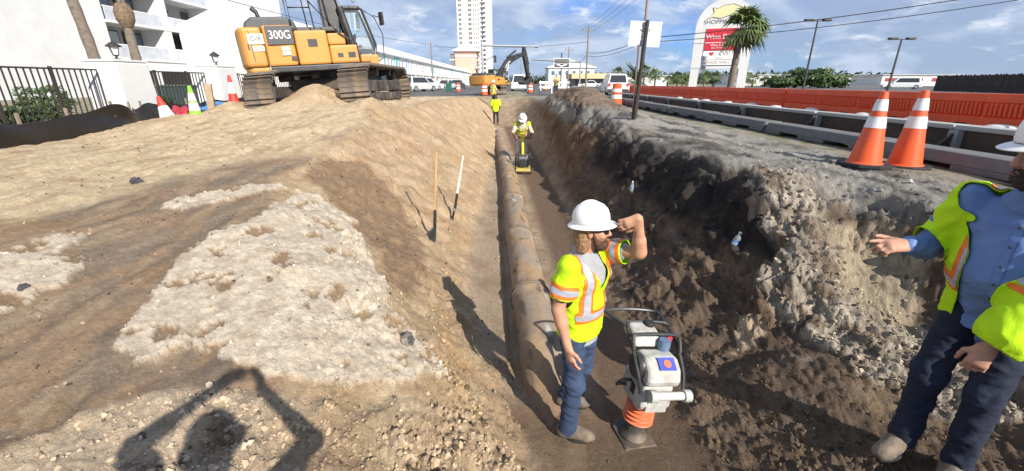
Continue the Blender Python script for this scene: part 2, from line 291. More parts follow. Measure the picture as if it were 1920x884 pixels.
def terrain(x, y, full=False):
    """height and colour at world points (1-D arrays)"""
    wx = fbm(x*2.2, y*2.2, 4, 5)*.10; wy = fbm(x*2.2+7, y*2.2+3, 4, 9)*.10
    near = sstep(60, 25, np.hypot(x, y)); right = sstep(1.0, 1.6, x); disturbed = sstep(5.2, 4.6, x) * sstep(38, 33, y) * sstep(-11.5, -9.5, x)
    # ragged cut bank on the right: scallops along the wall
    scal = (np.abs(perlin(y*1.1+3, x*.25, 31)) * .34 + np.abs(perlin(y*3.1, x*.8, 33)) * .13 - .14) * right * sstep(4.6, 3.6, x) * sstep(1.5, 3.2, y) * sstep(26, 18, y)
    bx = x + wx*.7*disturbed + scal; by = y + wy*.6*disturbed
    z0 = base_h(bx, by); e = .05
    gx = (base_h(bx+e, by)-base_h(bx-e, by))/(2*e); gy = (base_h(bx, by+e)-base_h(bx, by-e))/(2*e); slope = np.hypot(gx, gy)
    xr = x; sgn = sstep(.3, 1.2, x)*2-1; nn = np.sqrt(1+gx*gx+gy*gy); x = x + z0*sgn*.9*disturbed; xs = x
    floor = sstep(-1.40, -1.47, z0); leftside = sstep(.35, -.15, xr)
    px = xr + wx*1.3 + fbm(x*9, y*9, 3, 77)*.05; py = y + wy*1.3 + fbm(x*9+4, y*9, 3, 79)*.05
    sd = {k: poly_sd(px, py, p) for k, p in SOIL.items()}
    W = {k: sstep(-.03, .05, v) for k, v in sd.items()}
    fine = fbm(xr*26, y*26, 3, 81)*.03
    for k in ('crust', 'crust2', 'streak', 'sandlump'): W[k] = sstep(-.006, .016, sd[k] + fine)
    w_dry = sstep(-.25, .25, sd['dry'] + fbm(x*1.3, y*.7, 4, 12)*.5)
    lw = sstep(1.0, 1.35, xr + fbm(y*1.4, x, 3, 3)*.2)                      # right bank
    top_r = sstep(-.16, .02, z0) * sstep(1.2, 1.9, xr)                        # upper grade on the right
    # ---- relief
    zz0 = z0
    z = np.zeros_like(z0); A = disturbed
    z += A * fbm(x*1.1, y*1.1, 4, 21) * (.05 + .05*sstep(.2, .8, slope)) * (1-.85*floor)
    z += A * fbm(x*5, y*5, 4, 23) * (.016 + .018*lw) * (1-.7*floor)
    wq = fbm(x*7, y*7, 2, 1)*.5; c1, id1, t1 = cells(x*9+wq, y*9-wq, 41); c2, id2, t2 = cells(x*20+wq, y*20, 43); c3, id3, t3 = cells(x*4.2+wq, y*4.2, 47)
    def lump(c, i, tl, r, e, th): return np.clip((r*(.5+.5*i)-c)/e, 0, 1)*(i > th)*(.75+1.1*tl)
    l1 = lump(c1, id1, t1, .62, .22, .35); l2 = lump(c2, id2, t2, .66, .25, .25); l3 = lump(c3, id3, t3, .6, .2, .6)
    patchy = sstep(-.15, .35, fbm(x*1.7, y*1.7, 3, 51))
    rimL = sstep(.25, .05, np.abs(z0+1.0)) * leftside * sstep(4.5, 3, y)
    alongpipe = (np.exp(-((xr-pipe_x(y)-.33)/.10)**2)+np.exp(-((xr-pipe_x(y)+.36)/.07)**2))*sstep(2.4, 2.9, y)*sstep(20, 14, y)*patchy; sl0 = leftside*sstep(.25, .5, slope)*(1-floor)*sstep(-.05, .3, fbm(x*2.3+4, y*1.4, 3, 53))
    crumb = np.clip(alongpipe*.6 + sl0*.45 + w_dry*.18*sstep(.1, .4, fbm(x*1.1, y*1.1, 3, 57)) + W['front']*(.4+.6*patchy) + W['spur']*.9 + rimL*.7 + lw*(1-floor)*(.12+.30*patchy)*sstep(7, 3, y) + top_r*.35*patchy + .3*sstep(2.3, 1.9, y)*sstep(.2, .8, xr)*patchy, 0, 1) * A * near
    crust = np.clip(W['crust'] + W['crust2'] + W['streak'], 0, 1); hole0 = sstep(.20, .25, fbm(x*3.6, y*3.6, 5, 121, .6))
    c4, id4, t4 = cells(x*44, y*44, 49); l4 = lump(c4, id4, t4, .7, .3, .2)
    clus = sstep(-.02, .3, fbm(x*2.7+8, y*2.7, 3, 59))
    z += crumb * (l1*.034*(.3+id1)*(.15+.85*clus) + l2*.020*(.4+id2) + l3*.05*id3 + l4*.009) + lw*(1-floor)*A*near*(l2*.012*id2 + l1*.012*(id1 > .7)*id1 + l4*.006)
    z += W['front']*A*np.abs(perlin(x*3.3+1, y*3.3, 93))*.05
    z += crust * (1-.8*hole0) * (.026 + l2*.007*id2 + l4*.004 + fbm(x*14, y*14, 3, 61)*.012) * near
    z += A * near * (1-floor) * (1-crust) * l2 * .006 * (id2 > .75)
    z += w_dry*A*leftside*(fbm(x*2.6, y*1.7, 4, 67)*.05 + np.abs(perlin(x*4.2 + wx*6, y*1.6, 68))*.035)
    z += sl0*A*fbm(x*4, y*4, 4, 69)*.06
    # tracks and ripples in the damp haul strip on the left
    z += A * (1-crust) * leftside * sstep(-.9, -.2, z0) * perlin(x*7 + fbm(x*2, y*2, 2, 3), y*1.3, 65) * .014
    # runnels down the left slope
    sl = leftside * sstep(.25, .55, slope) * (1-floor)
    wv = fbm(x*1.5, y*1.5, 3, 70)*1.6; run = perlin(x*1.0 + y*.5 + wv*.4, y*2.6 - x*1.0 + wv, 71)
    z += A * sl * (run*.028 + fbm(x*3+1, y*6, 3, 73)*.03 + l2*.006)
    # a narrow ledge beside the pipe and a groove along its left side
    z += -.05 * np.exp(-((xr - pipe_x(y) + .27)/.05)**2) * floor * sstep(2.6, 3.4, y) * sstep(22, 18, y)
    # steep bank: gouges
    bank = lw * sstep(.5, .9, slope) * (1-floor)
    z += bank * (-np.abs(perlin(x*2.2+y*.5, y*2.6, 81))*.10 + fbm(x*8, y*8, 3, 83)*.035) * sstep(26, 20, y)
    saw = zz0*5.5 + fbm(x*.8, y*.9, 3, 85)*1.6; saw = saw - np.floor(saw); z += bank*(saw**2*.06 - .03)*sstep(26, 20, y) + bank*l3*.03 + bank*l1*.014 + bank*fbm(x*13, y*13, 3, 87)*.03
    # ---- colour
    n1 = fbm(x*1.6, y*1.6, 5, 101); n2 = fbm(x*6, y*6, 4, 103); n3 = fbm(x*.7, y*.7, 3, 107); st = perlin(x*5 + fbm(x, y, 2, 5)*2, y*.9, 109)
    cream = mix(np.tile(C3(.69,.56,.385), (len(x),1)), C3(.58,.45,.295), sstep(-.3, .5, n2)); tan = mix(np.tile(C3(.52,.385,.245), (len(x),1)), C3(.42,.30,.18), sstep(-.3, .4, n1))
    damp = mix(np.tile(C3(.36,.25,.16), (len(x),1)), C3(.28,.215,.155), sstep(-.2, .35, st)); orange = C3(.44,.265,.125)
    col = mix(damp, orange*.75, sstep(.12, .5, n1)*.6)
    st2 = fbm(x*6 + fbm(x*2, y*1.2, 3, 171)*1.5, y*1.1, 4, 173); col = mix(col, C3(.42,.315,.21), sstep(.16, .26, st2)*.75); col = mix(col, C3(.19,.145,.11), sstep(-.18, -.30, st2)*.6)
    drycol = mix(cream*C3(.92,.90,.86), tan, sstep(.05, .5, n1 + .3*st)*.8)
    drycol = mix(drycol, tan*.85, sstep(.14, .24, st2)*.55); drycol = mix(drycol, cream*1.03, sstep(-.14, -.26, st2)*.6)
    col = mix(col, drycol, w_dry)
    # left slope
    sc = mix(tan, C3(.38,.265,.165), sstep(-.1, .45, run)*.6); sc = mix(sc, orange, sstep(.15, .5, fbm(x*1.2+y*.3, y*2.2, 3, 111))*.75); sc = mix(sc, cream*.85, sstep(.15, .5, fbm(x*1.3+y*.4, y*2.0+wv, 4, 113))*.6)
    wsl = sstep(.18, .42, slope) * leftside
    col = mix(col, sc, wsl); col = mix(col, mix(np.tile(C3(.30,.20,.122), (len(x),1)), C3(.24,.16,.10), sstep(-.2, .4, n2)), W['brownridge']*.85)
    front = mix(mix(np.tile(C3(.53,.42,.30), (len(x),1)), C3(.34,.24,.155), sstep(-.1, .45, n1)), C3(.24,.16,.10), sstep(.35, .75, fbm(x*3, y*3, 3, 117)+.2))
    col = mix(col, front, W['front']*(1-.6*wsl)); hole = sstep(.20, .25, fbm(x*3.6, y*3.6, 5, 121, .6)); crust_c = crust*(1-hole); col = mix(col, C3(.33,.225,.13), crust*hole*.6); col = mix(col, cream*C3(1.0,1.05,1.2)*(.88+.22*id2+.12*id4)[:, None], crust_c)
    # trench floor
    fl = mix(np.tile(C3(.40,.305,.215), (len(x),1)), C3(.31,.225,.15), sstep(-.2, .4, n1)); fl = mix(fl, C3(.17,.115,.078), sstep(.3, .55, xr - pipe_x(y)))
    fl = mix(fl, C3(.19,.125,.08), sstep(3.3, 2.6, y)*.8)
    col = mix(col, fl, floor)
    # right bank: brown sand, black organic layer under the rim, grey sand on top
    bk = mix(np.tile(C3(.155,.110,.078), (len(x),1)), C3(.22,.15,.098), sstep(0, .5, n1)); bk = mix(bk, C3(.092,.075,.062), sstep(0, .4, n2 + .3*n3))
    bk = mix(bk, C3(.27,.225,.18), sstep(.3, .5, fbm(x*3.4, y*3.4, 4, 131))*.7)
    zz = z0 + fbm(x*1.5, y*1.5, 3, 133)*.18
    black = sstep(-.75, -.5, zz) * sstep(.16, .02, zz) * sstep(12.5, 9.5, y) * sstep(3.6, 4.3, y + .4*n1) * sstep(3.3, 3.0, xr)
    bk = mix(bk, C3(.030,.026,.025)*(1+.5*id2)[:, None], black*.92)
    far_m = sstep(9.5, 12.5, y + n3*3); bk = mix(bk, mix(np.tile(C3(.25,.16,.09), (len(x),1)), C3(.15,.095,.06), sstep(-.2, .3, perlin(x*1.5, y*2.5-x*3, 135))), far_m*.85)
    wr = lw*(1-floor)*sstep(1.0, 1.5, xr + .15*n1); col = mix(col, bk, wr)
    low = sstep(2.9, 2.3, y)*sstep(.0, .5, xr)*(1-W['spur']); col = mix(col, mix(np.tile(C3(.165,.117,.08), (len(x),1)), C3(.26,.19,.128), sstep(.1, .5, n1+.3*n2)), low*.85)
    gt = mix(np.tile(C3(.33,.31,.275), (len(x),1)), C3(.11,.10,.093), sstep(-.05, .35, fbm(x*2.0, y*.9, 4, 141))); gt = mix(gt, C3(.42,.36,.285), sstep(.2, .5, n1)*.6)
    tr = top_r * (1-far_m*sstep(.3, .5, z0)*.8); col = mix(col, gt, tr*(1-.8*black))
    spur = mix(np.tile(C3(.46,.40,.32), (len(x),1)), C3(.24,.18,.13), sstep(-.15, .4, fbm(x*4, y*4, 4, 143))); col = mix(col, spur*(.75+.5*id1)[:, None], W['spur']*.85)
    col = mix(col, mix(np.tile(C3(.45,.37,.26), (len(x),1)), C3(.27,.225,.175), sstep(-.1, .5, n1)), W['recess']*.85); col = mix(col, C3(.50,.39,.27), W['sandlump'])
    # lumps vary a little in tone; scattered dark crumbs of old asphalt
    col = col * (1 + crumb*((id1-.5)*.5*l1 + (id2-.5)*.4))[:, None]
    # untouched ground outside the works: sandy verge left, asphalt-grey right, dull far land
    out = 1 - disturbed; verge = mix(np.tile(C3(.33,.29,.22), (len(x),1)), C3(.14,.15,.07), sstep(-.05, .3, n1)); col = mix(col, verge, out)
    col = col*(1+.22*(_hash2((x*400).astype(np.int32), (y*400).astype(np.int32), 3)/4096.-.5)*near)[:, None]
    if full: return xr - gx/nn*z, y - gy/nn*z, z0 + z/nn, np.clip(col, .01, .9), crumb
    return z0 + z*nn, np.clip(col, .01, .9)
def pipe_x(y): return np.interp(y, [2.4, 3.3, 4.2, 6, 8, 10.8, 14, 17, 22, 26], [.33, .30, .25, .16, .07, -.03, -.22, -.40, -.66, -.9])
def hz(x, y): return float(terrain(np.array([float(x)]), np.array([float(y)]))[0][0])
def build_ground():
    cx, cy = 0.0, -0.8; th0 = rad(78); nt_, nr = 700, 640
    th = np.linspace(-th0, th0, nt_); r = np.geomspace(.45, 48, nr); V = []; F = []
    R, T = np.meshgrid(r, th, indexing='ij'); X = (cx + R*np.sin(T)).ravel(); Y = (cy + R*np.cos(T)).ravel()
    def grid(nr, nt, b): i = np.arange(nr-1)[:, None]*nt + np.arange(nt-1)[None, :]; i = i.ravel()+b; return np.stack([i, i+1, i+nt+1, i+nt], 1)[:, ::-1]
    X, Y, Z, C, _ = terrain(X, Y, True); V.append(np.stack([X, Y, Z], 1)); F.append(grid(nr, nt_, 0)); b = len(X); Cs = [C]
    def patch(ths, rs):
        nonlocal b
        R, T = np.meshgrid(rs, ths, indexing='ij'); x = (cx+R*np.sin(T)).ravel(); y = (cy+R*np.cos(T)).ravel(); x, y, z, c, _ = terrain(x, y, True)
        V.append(np.stack([x, y, z], 1)); F.append(grid(len(rs), len(ths), b)); Cs.append(c); b += len(x)
    patch(np.linspace(-th0, th0, 161), np.geomspace(48, 4500, 40)); patch(np.linspace(th0, 2*math.pi-th0, 90), np.geomspace(.45, 4500, 110)); patch(np.linspace(0, 2*math.pi, 60), np.array([.001, .15, .3, .45]))
    me = np_mesh('ground', np.concatenate(V), np.concatenate(F)); set_colors(me, np.concatenate(Cs))
    o = link('ground', me, None, vcol_mat('soil', bumps=((26,.8,.05),(85,.9,.02),(330,.7,.006)))); tag(o, 'sandy excavated ground with an open pipe trench', kind='structure'); return o
build_ground()
def scatter_clods(n=100000, keepn=30000):
    R = np.random.RandomState(5); th = rad(62)*(2*R.rand(n)-1); r = .9*np.exp(R.rand(n)*np.log(14/.9)); x = r*np.sin(th); y = r*np.cos(th)-.3
    X, Y, Z, C, cr = terrain(x, y, True); leftz = sstep(.2, -.4, x); keep = (R.rand(n) < np.clip(cr*.8+.035+.06*leftz+.22*sstep(1.0, 1.5, x)*sstep(5, 3.5, y)*sstep(3.6, 3.2, x), 0, 1)) & (Z > -1.6) & (x < 4.9); keep &= np.hypot(x-.9, y-2.45) > .2
    idx = np.nonzero(keep)[0][:keepn]; X, Y, Z, C, cr, r = X[idx], Y[idx], Z[idx], C[idx], cr[idx], r[idx]; n = len(idx)
    bm = bmesh.new(); bmesh.ops.create_icosphere(bm, subdivisions=1, radius=1); bv = np.array([v.co[:] for v in bm.verts]); bf = np.array([[v.index for v in f.verts] for f in bm.faces]); bm.free()
    s = (.0025+.010*R.rand(n)**4)*(1+.12*r)*(.7+.6*cr); ax = R.normal(size=(n,3)); ax /= np.linalg.norm(ax,axis=1)[:,None]; an = R.rand(n)*6.28; c, s_ = np.cos(an)[:,None,None], np.sin(an)[:,None,None]
    jit = 1+.9*(R.rand(n, len(bv))-.5); P = bv[None]*jit[:,:,None]*np.stack([.8+.5*R.rand(n), .8+.5*R.rand(n), .55+.4*R.rand(n)],1)[:,None,:]
    k = ax[:,None,:]; P = P*c+np.cross(np.broadcast_to(k,P.shape),P)*s_+k*(P*k).sum(2,keepdims=True)*(1-c); P = P*s[:,None,None]+np.stack([X,Y,Z+s*.25],1)[:,None,:]
    F = (bf[None]+np.arange(n)[:,None,None]*len(bv)).reshape(-1,3); me = np_mesh('soil_crumbs', P.reshape(-1,3), F, False); tone = np.where(R.rand(n) < .05+.30*sstep(.2, -.4, X)*(cr < .3), .22, .60+.42*R.rand(n)); set_colors(me, np.repeat(np.clip(C*tone[:,None],.01,.9), len(bv), axis=0))
    o = link('soil_crumbs', me, None, vcol_mat('crumb', .95)); tag(o, 'loose crumbs and clods of sand scattered over the dug ground', kind='stuff')
scatter_clods()
# ================================================================ setting beyond the works
rng = random.Random(11)
WHITE = pm('white_stucco', (.64,.65,.65), .85, var=.03, scale=3, bump=.08, bscale=30, dirt=(.50,.50,.49), damt=.35, dscale=.6)
WHITE2 = pm('white_paint', (.80,.80,.78), .7, var=.03); IRON = pm('dark_iron', (.035,.03,.028), .55, var=.25, scale=9)
DARKGLASS = pm('dark_glass', (.03,.035,.04), .08, var=.1, spec=.8); BLUEGLASS = pm('blue_glass', (.10,.16,.22), .06, var=.2, spec=.9)
ASPHALT = pm('asphalt', (.075,.075,.078), .85, var=.3, scale=1.2, bump=.15, bscale=80, dirt=(.26,.24,.21), damt=.55, dscale=.5)
CONC = pm('concrete', (.135,.135,.133), .85, var=.15, scale=5, bump=.12, bscale=50, dirt=(.13,.125,.12), damt=.6, dscale=2)
LEAF = pm('leaf_green', (.05,.09,.022), .55, var=.4, scale=2.5); PALM = pm('palm_green', (.10,.14,.04), .5, var=.45, scale=1.5); PALMD = pm('palm_dead', (.22,.16,.09), .8, var=.3)
BARK = pm('palm_bark', (.17,.14,.115), .9, var=.35, scale=7, bump=.6, bscale=14); WOODP = pm('pole_wood', (.24,.19,.15), .85, var=.3, scale=8); GALV = pm('galvanised', (.42,.43,.43), .45, metal=.6, var=.1)
ORD = ['first','second','third','fourth','fifth','sixth','seventh','eighth','ninth','tenth','eleventh','twelfth','thirteenth','fourteenth','fifteenth','sixteenth','seventeenth','eighteenth','nineteenth','twentieth','twenty first','twenty second','twenty third','twenty fourth','twenty fifth','twenty sixth']
# ---- roads
def sheet(name, pts, z, mat, label):
    m = MB(); m.add([(x,y,z) for x,y in pts], [tuple(range(len(pts)))]); o = m.build(name, mat); tag(o, label, kind='structure'); return o
sheet('road', [(5.3,-20),(40,-20),(40,420),(-12,420),(-12,37.5),(5.3,37.5)], .012, ASPHALT, 'grey asphalt road running past the works to the horizon')
sheet('car_park', [(14,-20),(160,-20),(160,140),(14,140)], .022, pm('lot_asphalt', (.11,.11,.11), .9, var=.25, scale=.8), 'asphalt car park beyond the orange barrier')
sheet('grass_strip', [(12.2,9),(15.5,9),(15.5,44),(12.2,44)], .034, pm('grass_dry', (.07,.10,.03), .9, var=.4, scale=4, bump=.8, bscale=60), 'strip of grass behind the orange barrier')
for i in range(14):
    m = MB(); m.b2((-2.4,44+i*9,.016),(-2.28,47+i*9,.020)); o = m.build('lane_marking', WHITE2); tag(o, 'white dashed lane line on the far road', kind='structure')
# ---- white hotel on the left
def hotel():
    t = thing('hotel', 'large white hotel block with recessed balconies behind the iron fence', 'hotel', (-32,0,0))
    w = MB()
    w.b2((-14,8,0),(0,37.3,17)); w.b2((-14,50.2,0),(0,66,17)); w.b2((-14,37.3,0),(-2.2,50.2,17)); w.b2((-2.2,37.3,-0.1),(.02,50.2,2.78))
    w.build('wall', WHITE, t)
    grey = pm('hotel_recess_shade', (.33,.32,.31), .85, var=.06)  # shade of the balcony recess put into a greyer back wall colour
    for i, z in enumerate((2.8, 5.55, 8.3, 11.05, 13.8)):
        s = MB(); s.b2((-2.15,37.32,z),(.12,50.18,z+.2)); s.build('balcony_slab', WHITE, t)
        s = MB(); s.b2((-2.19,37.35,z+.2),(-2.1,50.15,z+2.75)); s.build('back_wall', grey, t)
        for y0, y1 in ((37.4,43.2),(44.2,50.1)):
            n = 4
            for k in range(n):
                a = y0+(y1-y0)*k/n+.02; b = y0+(y1-y0)*(k+1)/n-.02; r = MB(); r.b2((.02,a,z+.12),(.07,b,z+1.15)); r.build('balcony_panel', pm('balcony_panel', (.47,.51,.58), .5, var=.12, scale=2, dirt=(.34,.28,.26), damt=.35, dscale=1.3), t)
            h = MB(); h.b2((.0,y0,z+1.15),(.09,y1,z+1.22)); h.build('handrail', WHITE2, t)
        for y0, y1 in ((37.6,40.6),(41.1,43.0)):
            f = MB(); f.b2((-2.08,y0,z+1.35),(-2.0,y1,z+2.45)); fo = f.build('window', IRON, t)
            g = MB(); ym = (y0+y1)/2; g.b2((-1.995,y0+.1,z+1.45),(-1.985,ym-.05,z+2.35)); g.build('pane', DARKGLASS, fo); g = MB(); g.b2((-1.995,ym+.05,z+1.45),(-1.985,y1-.1,z+2.35)); g.build('pane', BLUEGLASS, fo)
        d = MB(); d.b2((-2.08,44.6,z+.2),(-2.0,45.7,z+2.3)); d.build('door', pm('door_dark', (.07,.065,.06), .6), t)
        d = MB(); d.b2((-2.08,49.0,z+.2),(-2.0,50.0,z+2.35)); d.build('door', pm('door_dark', (.07,.065,.06), .6), t)
        l = MB(); l.lathe([(.02,0),(.14,.02),(.16,.14),(.1,.24),(.02,.26)], (-1.95,46.9,z+1.9), 10); l.build('wall_lamp', IRON, t)
    p = MB(); p.b2((-2.2,43.25,2.98),(.06,44.15,17)); p.build('pier', WHITE, t)
    m = MB(); m.b2((-14.3,7.7,17.001),(.3,66.3,17.6)); m.build('parapet', WHITE, t)
hotel()
# ---- garden wall pillars, iron fence, lanterns
def pillar(y0, y1, label):
    t = thing('gate_pillar', label, 'pillar', (-11.4,(y0+y1)/2,0), 0, 'white fence pillars'); w = (y1-y0)/2
    m = MB(); m.box((0,0,.8),(1.0,2*w,1.6),taper=.9); m.build('shaft', WHITE, t, bevel=.05)
    m = MB(); m.box((0,0,1.63),(.92,2*w*.92,.06)); m.build('cap', WHITE, t, bevel=.015)
    l = thing('post_lantern', 'black four sided lantern on top of '+('the nearer white pillar' if y0 < 14 else 'the farther white pillar'), 'lantern', (-11.25,(y0+y1)/2-.1,1.662), 0, 'lanterns on the pillars')
    b = MB(); b.cyl((0,0,0),(0,0,.03),.09); b.cyl((0,0,.03),(0,0,.1),.03); b.cyl((0,0,.1),(0,0,.13),.08,.1,4); b.build('base', IRON, l)
    g = MB(); g.lathe([(.075,.13),(.13,.34)],n=4); g.build('glass', pm('lamp_glass', (.62,.66,.68), .15, spec=.6), l)
    for k in range(4):
        a = k*math.pi/2; e = MB(); e.cyl((.08*math.cos(a),.08*math.sin(a),.13),(.135*math.cos(a),.135*math.sin(a),.345),.012,n=6); e.build('glazing_bar', IRON, l)
    r = MB(); r.lathe([(.19,.34),(.19,.355),(.07,.45),(.02,.47),(.012,.52),(.0,.53)],n=8); r.build('roof', IRON, l)
pillar(12.6,13.9,'broad white stucco pillar with a black lantern at the left'); pillar(16.95,18.25,'white stucco pillar nearest the excavator')
def iron_fence(y0, y1, label):
    t = thing('iron_fence', label, 'fence', (-11.4,y0,0), 0, 'iron fence panels'); L_ = y1-y0
    for z in (.12,1.36):
        m = MB(); m.b2((-.025,0,z),(.025,L_,z+.04)); m.build('rail', IRON, t)
    n = int(L_/.155); bar = MB(); bar.b2((-.012,-.012,.0),(.012,.012,1.36)); me = bar.mesh('bar'); me.materials.append(IRON); post = MB(); post.b2((-.03,-.03,-.05),(.03,.03,1.43)); pme = post.mesh('post'); pme.materials.append(IRON)
    for k in range(n+1):
        o = link('post' if k % 9 == 4 else 'bar', pme if k % 9 == 4 else me, t); o.location = (0, L_*k/n, 0)
iron_fence(7.9,12.55,'iron bar fence panel at the far left edge'); iron_fence(13.95,16.9,'iron bar fence panel between the two white pillars'); iron_fence(18.3,24.0,'iron bar fence panel behind the excavator tracks')
# ---- leafy shrubs
def leaf_cloud(name, c, rx, ry, rz, n, size, mat, parent=None, seed=1, shell=.55):
    R = np.random.RandomState(seed); d = R.normal(size=(n,3)); d /= np.linalg.norm(d, axis=1)[:,None]; rr = (shell+(1-shell)*R.rand(n))**(1/1.5)
    rr *= 1+.22*np.sin(d[:,0]*5+seed)*np.cos(d[:,1]*4+seed*2)+.12*np.sin(d[:,2]*9+seed)
    P = d*rr[:,None]*np.array([rx,ry,rz])+np.array(c); a = R.normal(size=(n,3)); a /= np.linalg.norm(a,axis=1)[:,None]; b = np.cross(a, d+.3*R.normal(size=(n,3))); b /= np.linalg.norm(b,axis=1)[:,None]+1e-9
    s = size*(.6+.8*R.rand(n))[:,None]; V = np.stack([P-a*s, P-b*s*.45, P+a*s, P+b*s*.45],1).reshape(-1,3); F = np.arange(4*n).reshape(n,4)
    return link(name, np_mesh(name, V, F, False), parent, mat)
def shrub(loc, r, label, seed, group=None, n=1600, mat=None, h=None):
    t = thing('shrub', label, 'shrub', loc, 0, group); h = h or r
    m = MB()
    for k in range(5):
        a = k*1.3+seed; m.cyl((0,0,0),(math.cos(a)*r*.5,math.sin(a)*r*.5,h*.9),.03,.01,6)
    m.build('stem', BARK, t); leaf_cloud('foliage', (0,0,h*.95), r, r, h*.85, n, .085*max(.6,r), mat or LEAF, t, seed); return t
shrub((-12.7,9.0,0),.7,'dark round shrub behind the fence at the left edge',1); shrub((-12.9,12.4,0),.62,'leafy shrub showing through the fence beside the pillar',2,h=.55)
shrub((-12.6,11.2,0),.5,'low shrub spilling along the foot of the left fence',3,h=.28); shrub((-12.9,16.0,0),.75,'low shrub in front of the green cabinet',4,h=.35)
# ---- things behind the fence
t = thing('utility_cabinet', 'dark green utility cabinet behind the iron fence', 'cabinet', (-14.2,18.6,0))
m = MB(); m.box((0,0,.45),(1.3,2.3,.9)); m.build('body', pm('cabinet_green', (.05,.085,.085), .5, dirt=(.12,.13,.11), damt=.3), t, bevel=.03)
m = MB(); m.box((0,0,.93),(1.36,2.36,.06)); m.build('lid', pm('cabinet_lid', (.12,.14,.14), .5), t, bevel=.01)
t = thing('garage_opening', 'dark ground floor opening of the hotel seen through the fence', 'garage', (-31.9,38,0))
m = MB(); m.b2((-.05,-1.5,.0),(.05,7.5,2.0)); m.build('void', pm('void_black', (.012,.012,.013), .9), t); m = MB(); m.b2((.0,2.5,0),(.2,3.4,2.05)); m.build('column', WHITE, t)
# ---- silt fence
def silt():
    t = thing('silt_fence', 'sagging black plastic silt fence along the sand', 'silt fence')
    pts = [(-8.0,5.0),(-8.3,7.0),(-8.7,8.6),(-9.0,10.4),(-9.9,11.8),(-10.5,13.5),(-10.7,15.5),(-10.75,18),(-10.8,24)]
    P = []; 
    for i in range(len(pts)-1):
        for k in range(10):
            u = k/10; P.append((pts[i][0]*(1-u)+pts[i+1][0]*u, pts[i][1]*(1-u)+pts[i+1][1]*u))
    V = []; F = []; n = len(P); rows = 7
    for i,(x,y) in enumerate(P):
        g = hz(x,y)-.06; top = .50+.05*math.sin(i*.31)+.035*math.sin(i*.73+1)-.05*abs(math.sin(i*.45))
        for j in range(rows):
            u = j/(rows-1); bl = .05*math.sin(u*3)*math.sin(i*.55+j*.5)+.03*math.sin(i*.3+j*.9); V.append((x+.10*(1-u)*0+bl, y+bl*.3, g+top*u))
    for i in range(n-1):
        for j in range(rows-1): a = i*rows+j; F.append((a,a+rows,a+rows+1,a+1))
    o = link('fabric', np_mesh('fabric', np.array(V), np.array(F)), t, pm('silt_black', (.012,.012,.014), .45, var=.3, scale=5, bump=.5, bscale=9)); sm = o.modifiers.new('s','SUBSURF'); sm.levels = 1; sm.render_levels = 1
    for i in range(0, n, 7):
        x,y = P[i]; m = MB(); m.b2((x-.11,y-.02,hz(x,y)-.1),(x-.07,y+.02,hz(x,y)+.55)); m.build('stake', WOODP, t)
silt()
# ---- palms
def fan_crown(seed, n=34, R_=1.0, blades=13, droop=.35, up=True):
    r = np.random.RandomState(seed); V = []; F = []
    for i in range(n):
        az = r.rand()*2*math.pi; el = rad(-50+130*((i+.5)/n)**.85); d = np.array([math.cos(az)*math.cos(el), math.sin(az)*math.cos(el), math.sin(el)])
        side = np.array([-math.sin(az), math.cos(az), 0]); nrm = np.cross(side, d); L_ = R_*(.5+.12*r.rand()); base = d*L_*.8*R_ + np.array([0,0,-.06])*R_
        b = len(V); V += [tuple(d*.04), tuple(d*.04+side*.02), tuple(base+side*.015), tuple(base)]; F.append((b,b+1,b+2,b+3))
        for k in range(blades):
            a = rad(-85+170*k/(blades-1)); dd = d*math.cos(a)+side*math.sin(a); ln = R_*(.62+.12*r.rand())*(1-.2*abs(math.sin(a)))
            mid = base+dd*ln*.55-nrm*0; tip = base+dd*ln+np.array([0,0,-droop*R_*(.6+.6*r.rand())*(.5+.5*math.cos(el))]); w = np.cross(dd, nrm); w = w/(np.linalg.norm(w)+1e-9)*R_*.045
            b = len(V); V += [tuple(base), tuple(mid-w), tuple(tip), tuple(mid+w)]; F.append((b,b+1,b+2,b+3))
    return np.array(V), np.array(F)
CROWNS = [np_mesh('crown', *fan_crown(s, 40 if s < 2 else 26, 1, 14 if s < 2 else 9), smooth=False) for s in range(4)]
for c in CROWNS: c.materials.append(PALM)
def palm(loc, h, cr, label, group=None, lean=(0,0), kind=0, tr=.2, boots=False, rz=0, skirt=True):
    t = thing('palm_tree', label, 'palm tree', loc, rz, group); m = MB(); N_ = 14; pts = []; rs = []
    for i in range(N_+1):
        u = i/N_; pts.append((lean[0]*u*u, lean[1]*u*u, h*u)); rs.append(tr*(1.25-.45*u)*(1+.06*((i%2)*2-1)))
    m.tube(pts, rs, 10); m.build('trunk', BARK, t, smooth=True)
    c = link('crown', CROWNS[kind], t); c.location = (lean[0],lean[1],h); c.scale = (cr,cr,cr*.95); c.rotation_euler = (0,0,h*3)
    if skirt:
        V, F = fan_crown(17+kind, 12, 1, 7, .7); V[:,2] = -np.abs(V[:,2])*.9-.1; s = link('dead_fronds', np_mesh('dead_fronds', V*np.array([.75,.75,1]), F, False), t, PALMD); s.location = c.location; s.scale = (cr*.8,)*3
    return t
t = palm((-20,22.2,0),8.5,1.6,'tall palm whose slanting trunk crosses the white hotel wall',lean=(-.4,-.6),kind=0,tr=.21)
t = palm((-19.6,24.1,0),6.3,1.4,'palm with a shaggy boot ball below its fronds before the balconies',kind=1,tr=.2)
m = MB(); m.lathe([(.1,-1.25),(.24,-1.15),(.40,-.8),(.42,-.45),(.3,-.1),(.12,0)],n=14); o = m.build('boot_ball', pm('palm_boots', (.17,.12,.08), .9, var=.5, scale=9, bump=1, bscale=10), t); o.location = (0,0,4.85)
palm((21.75,45,0),6.0,2.5,'big cabbage palm in front of the shopping centre sign',lean=(.15,-.1),kind=0,tr=.3)
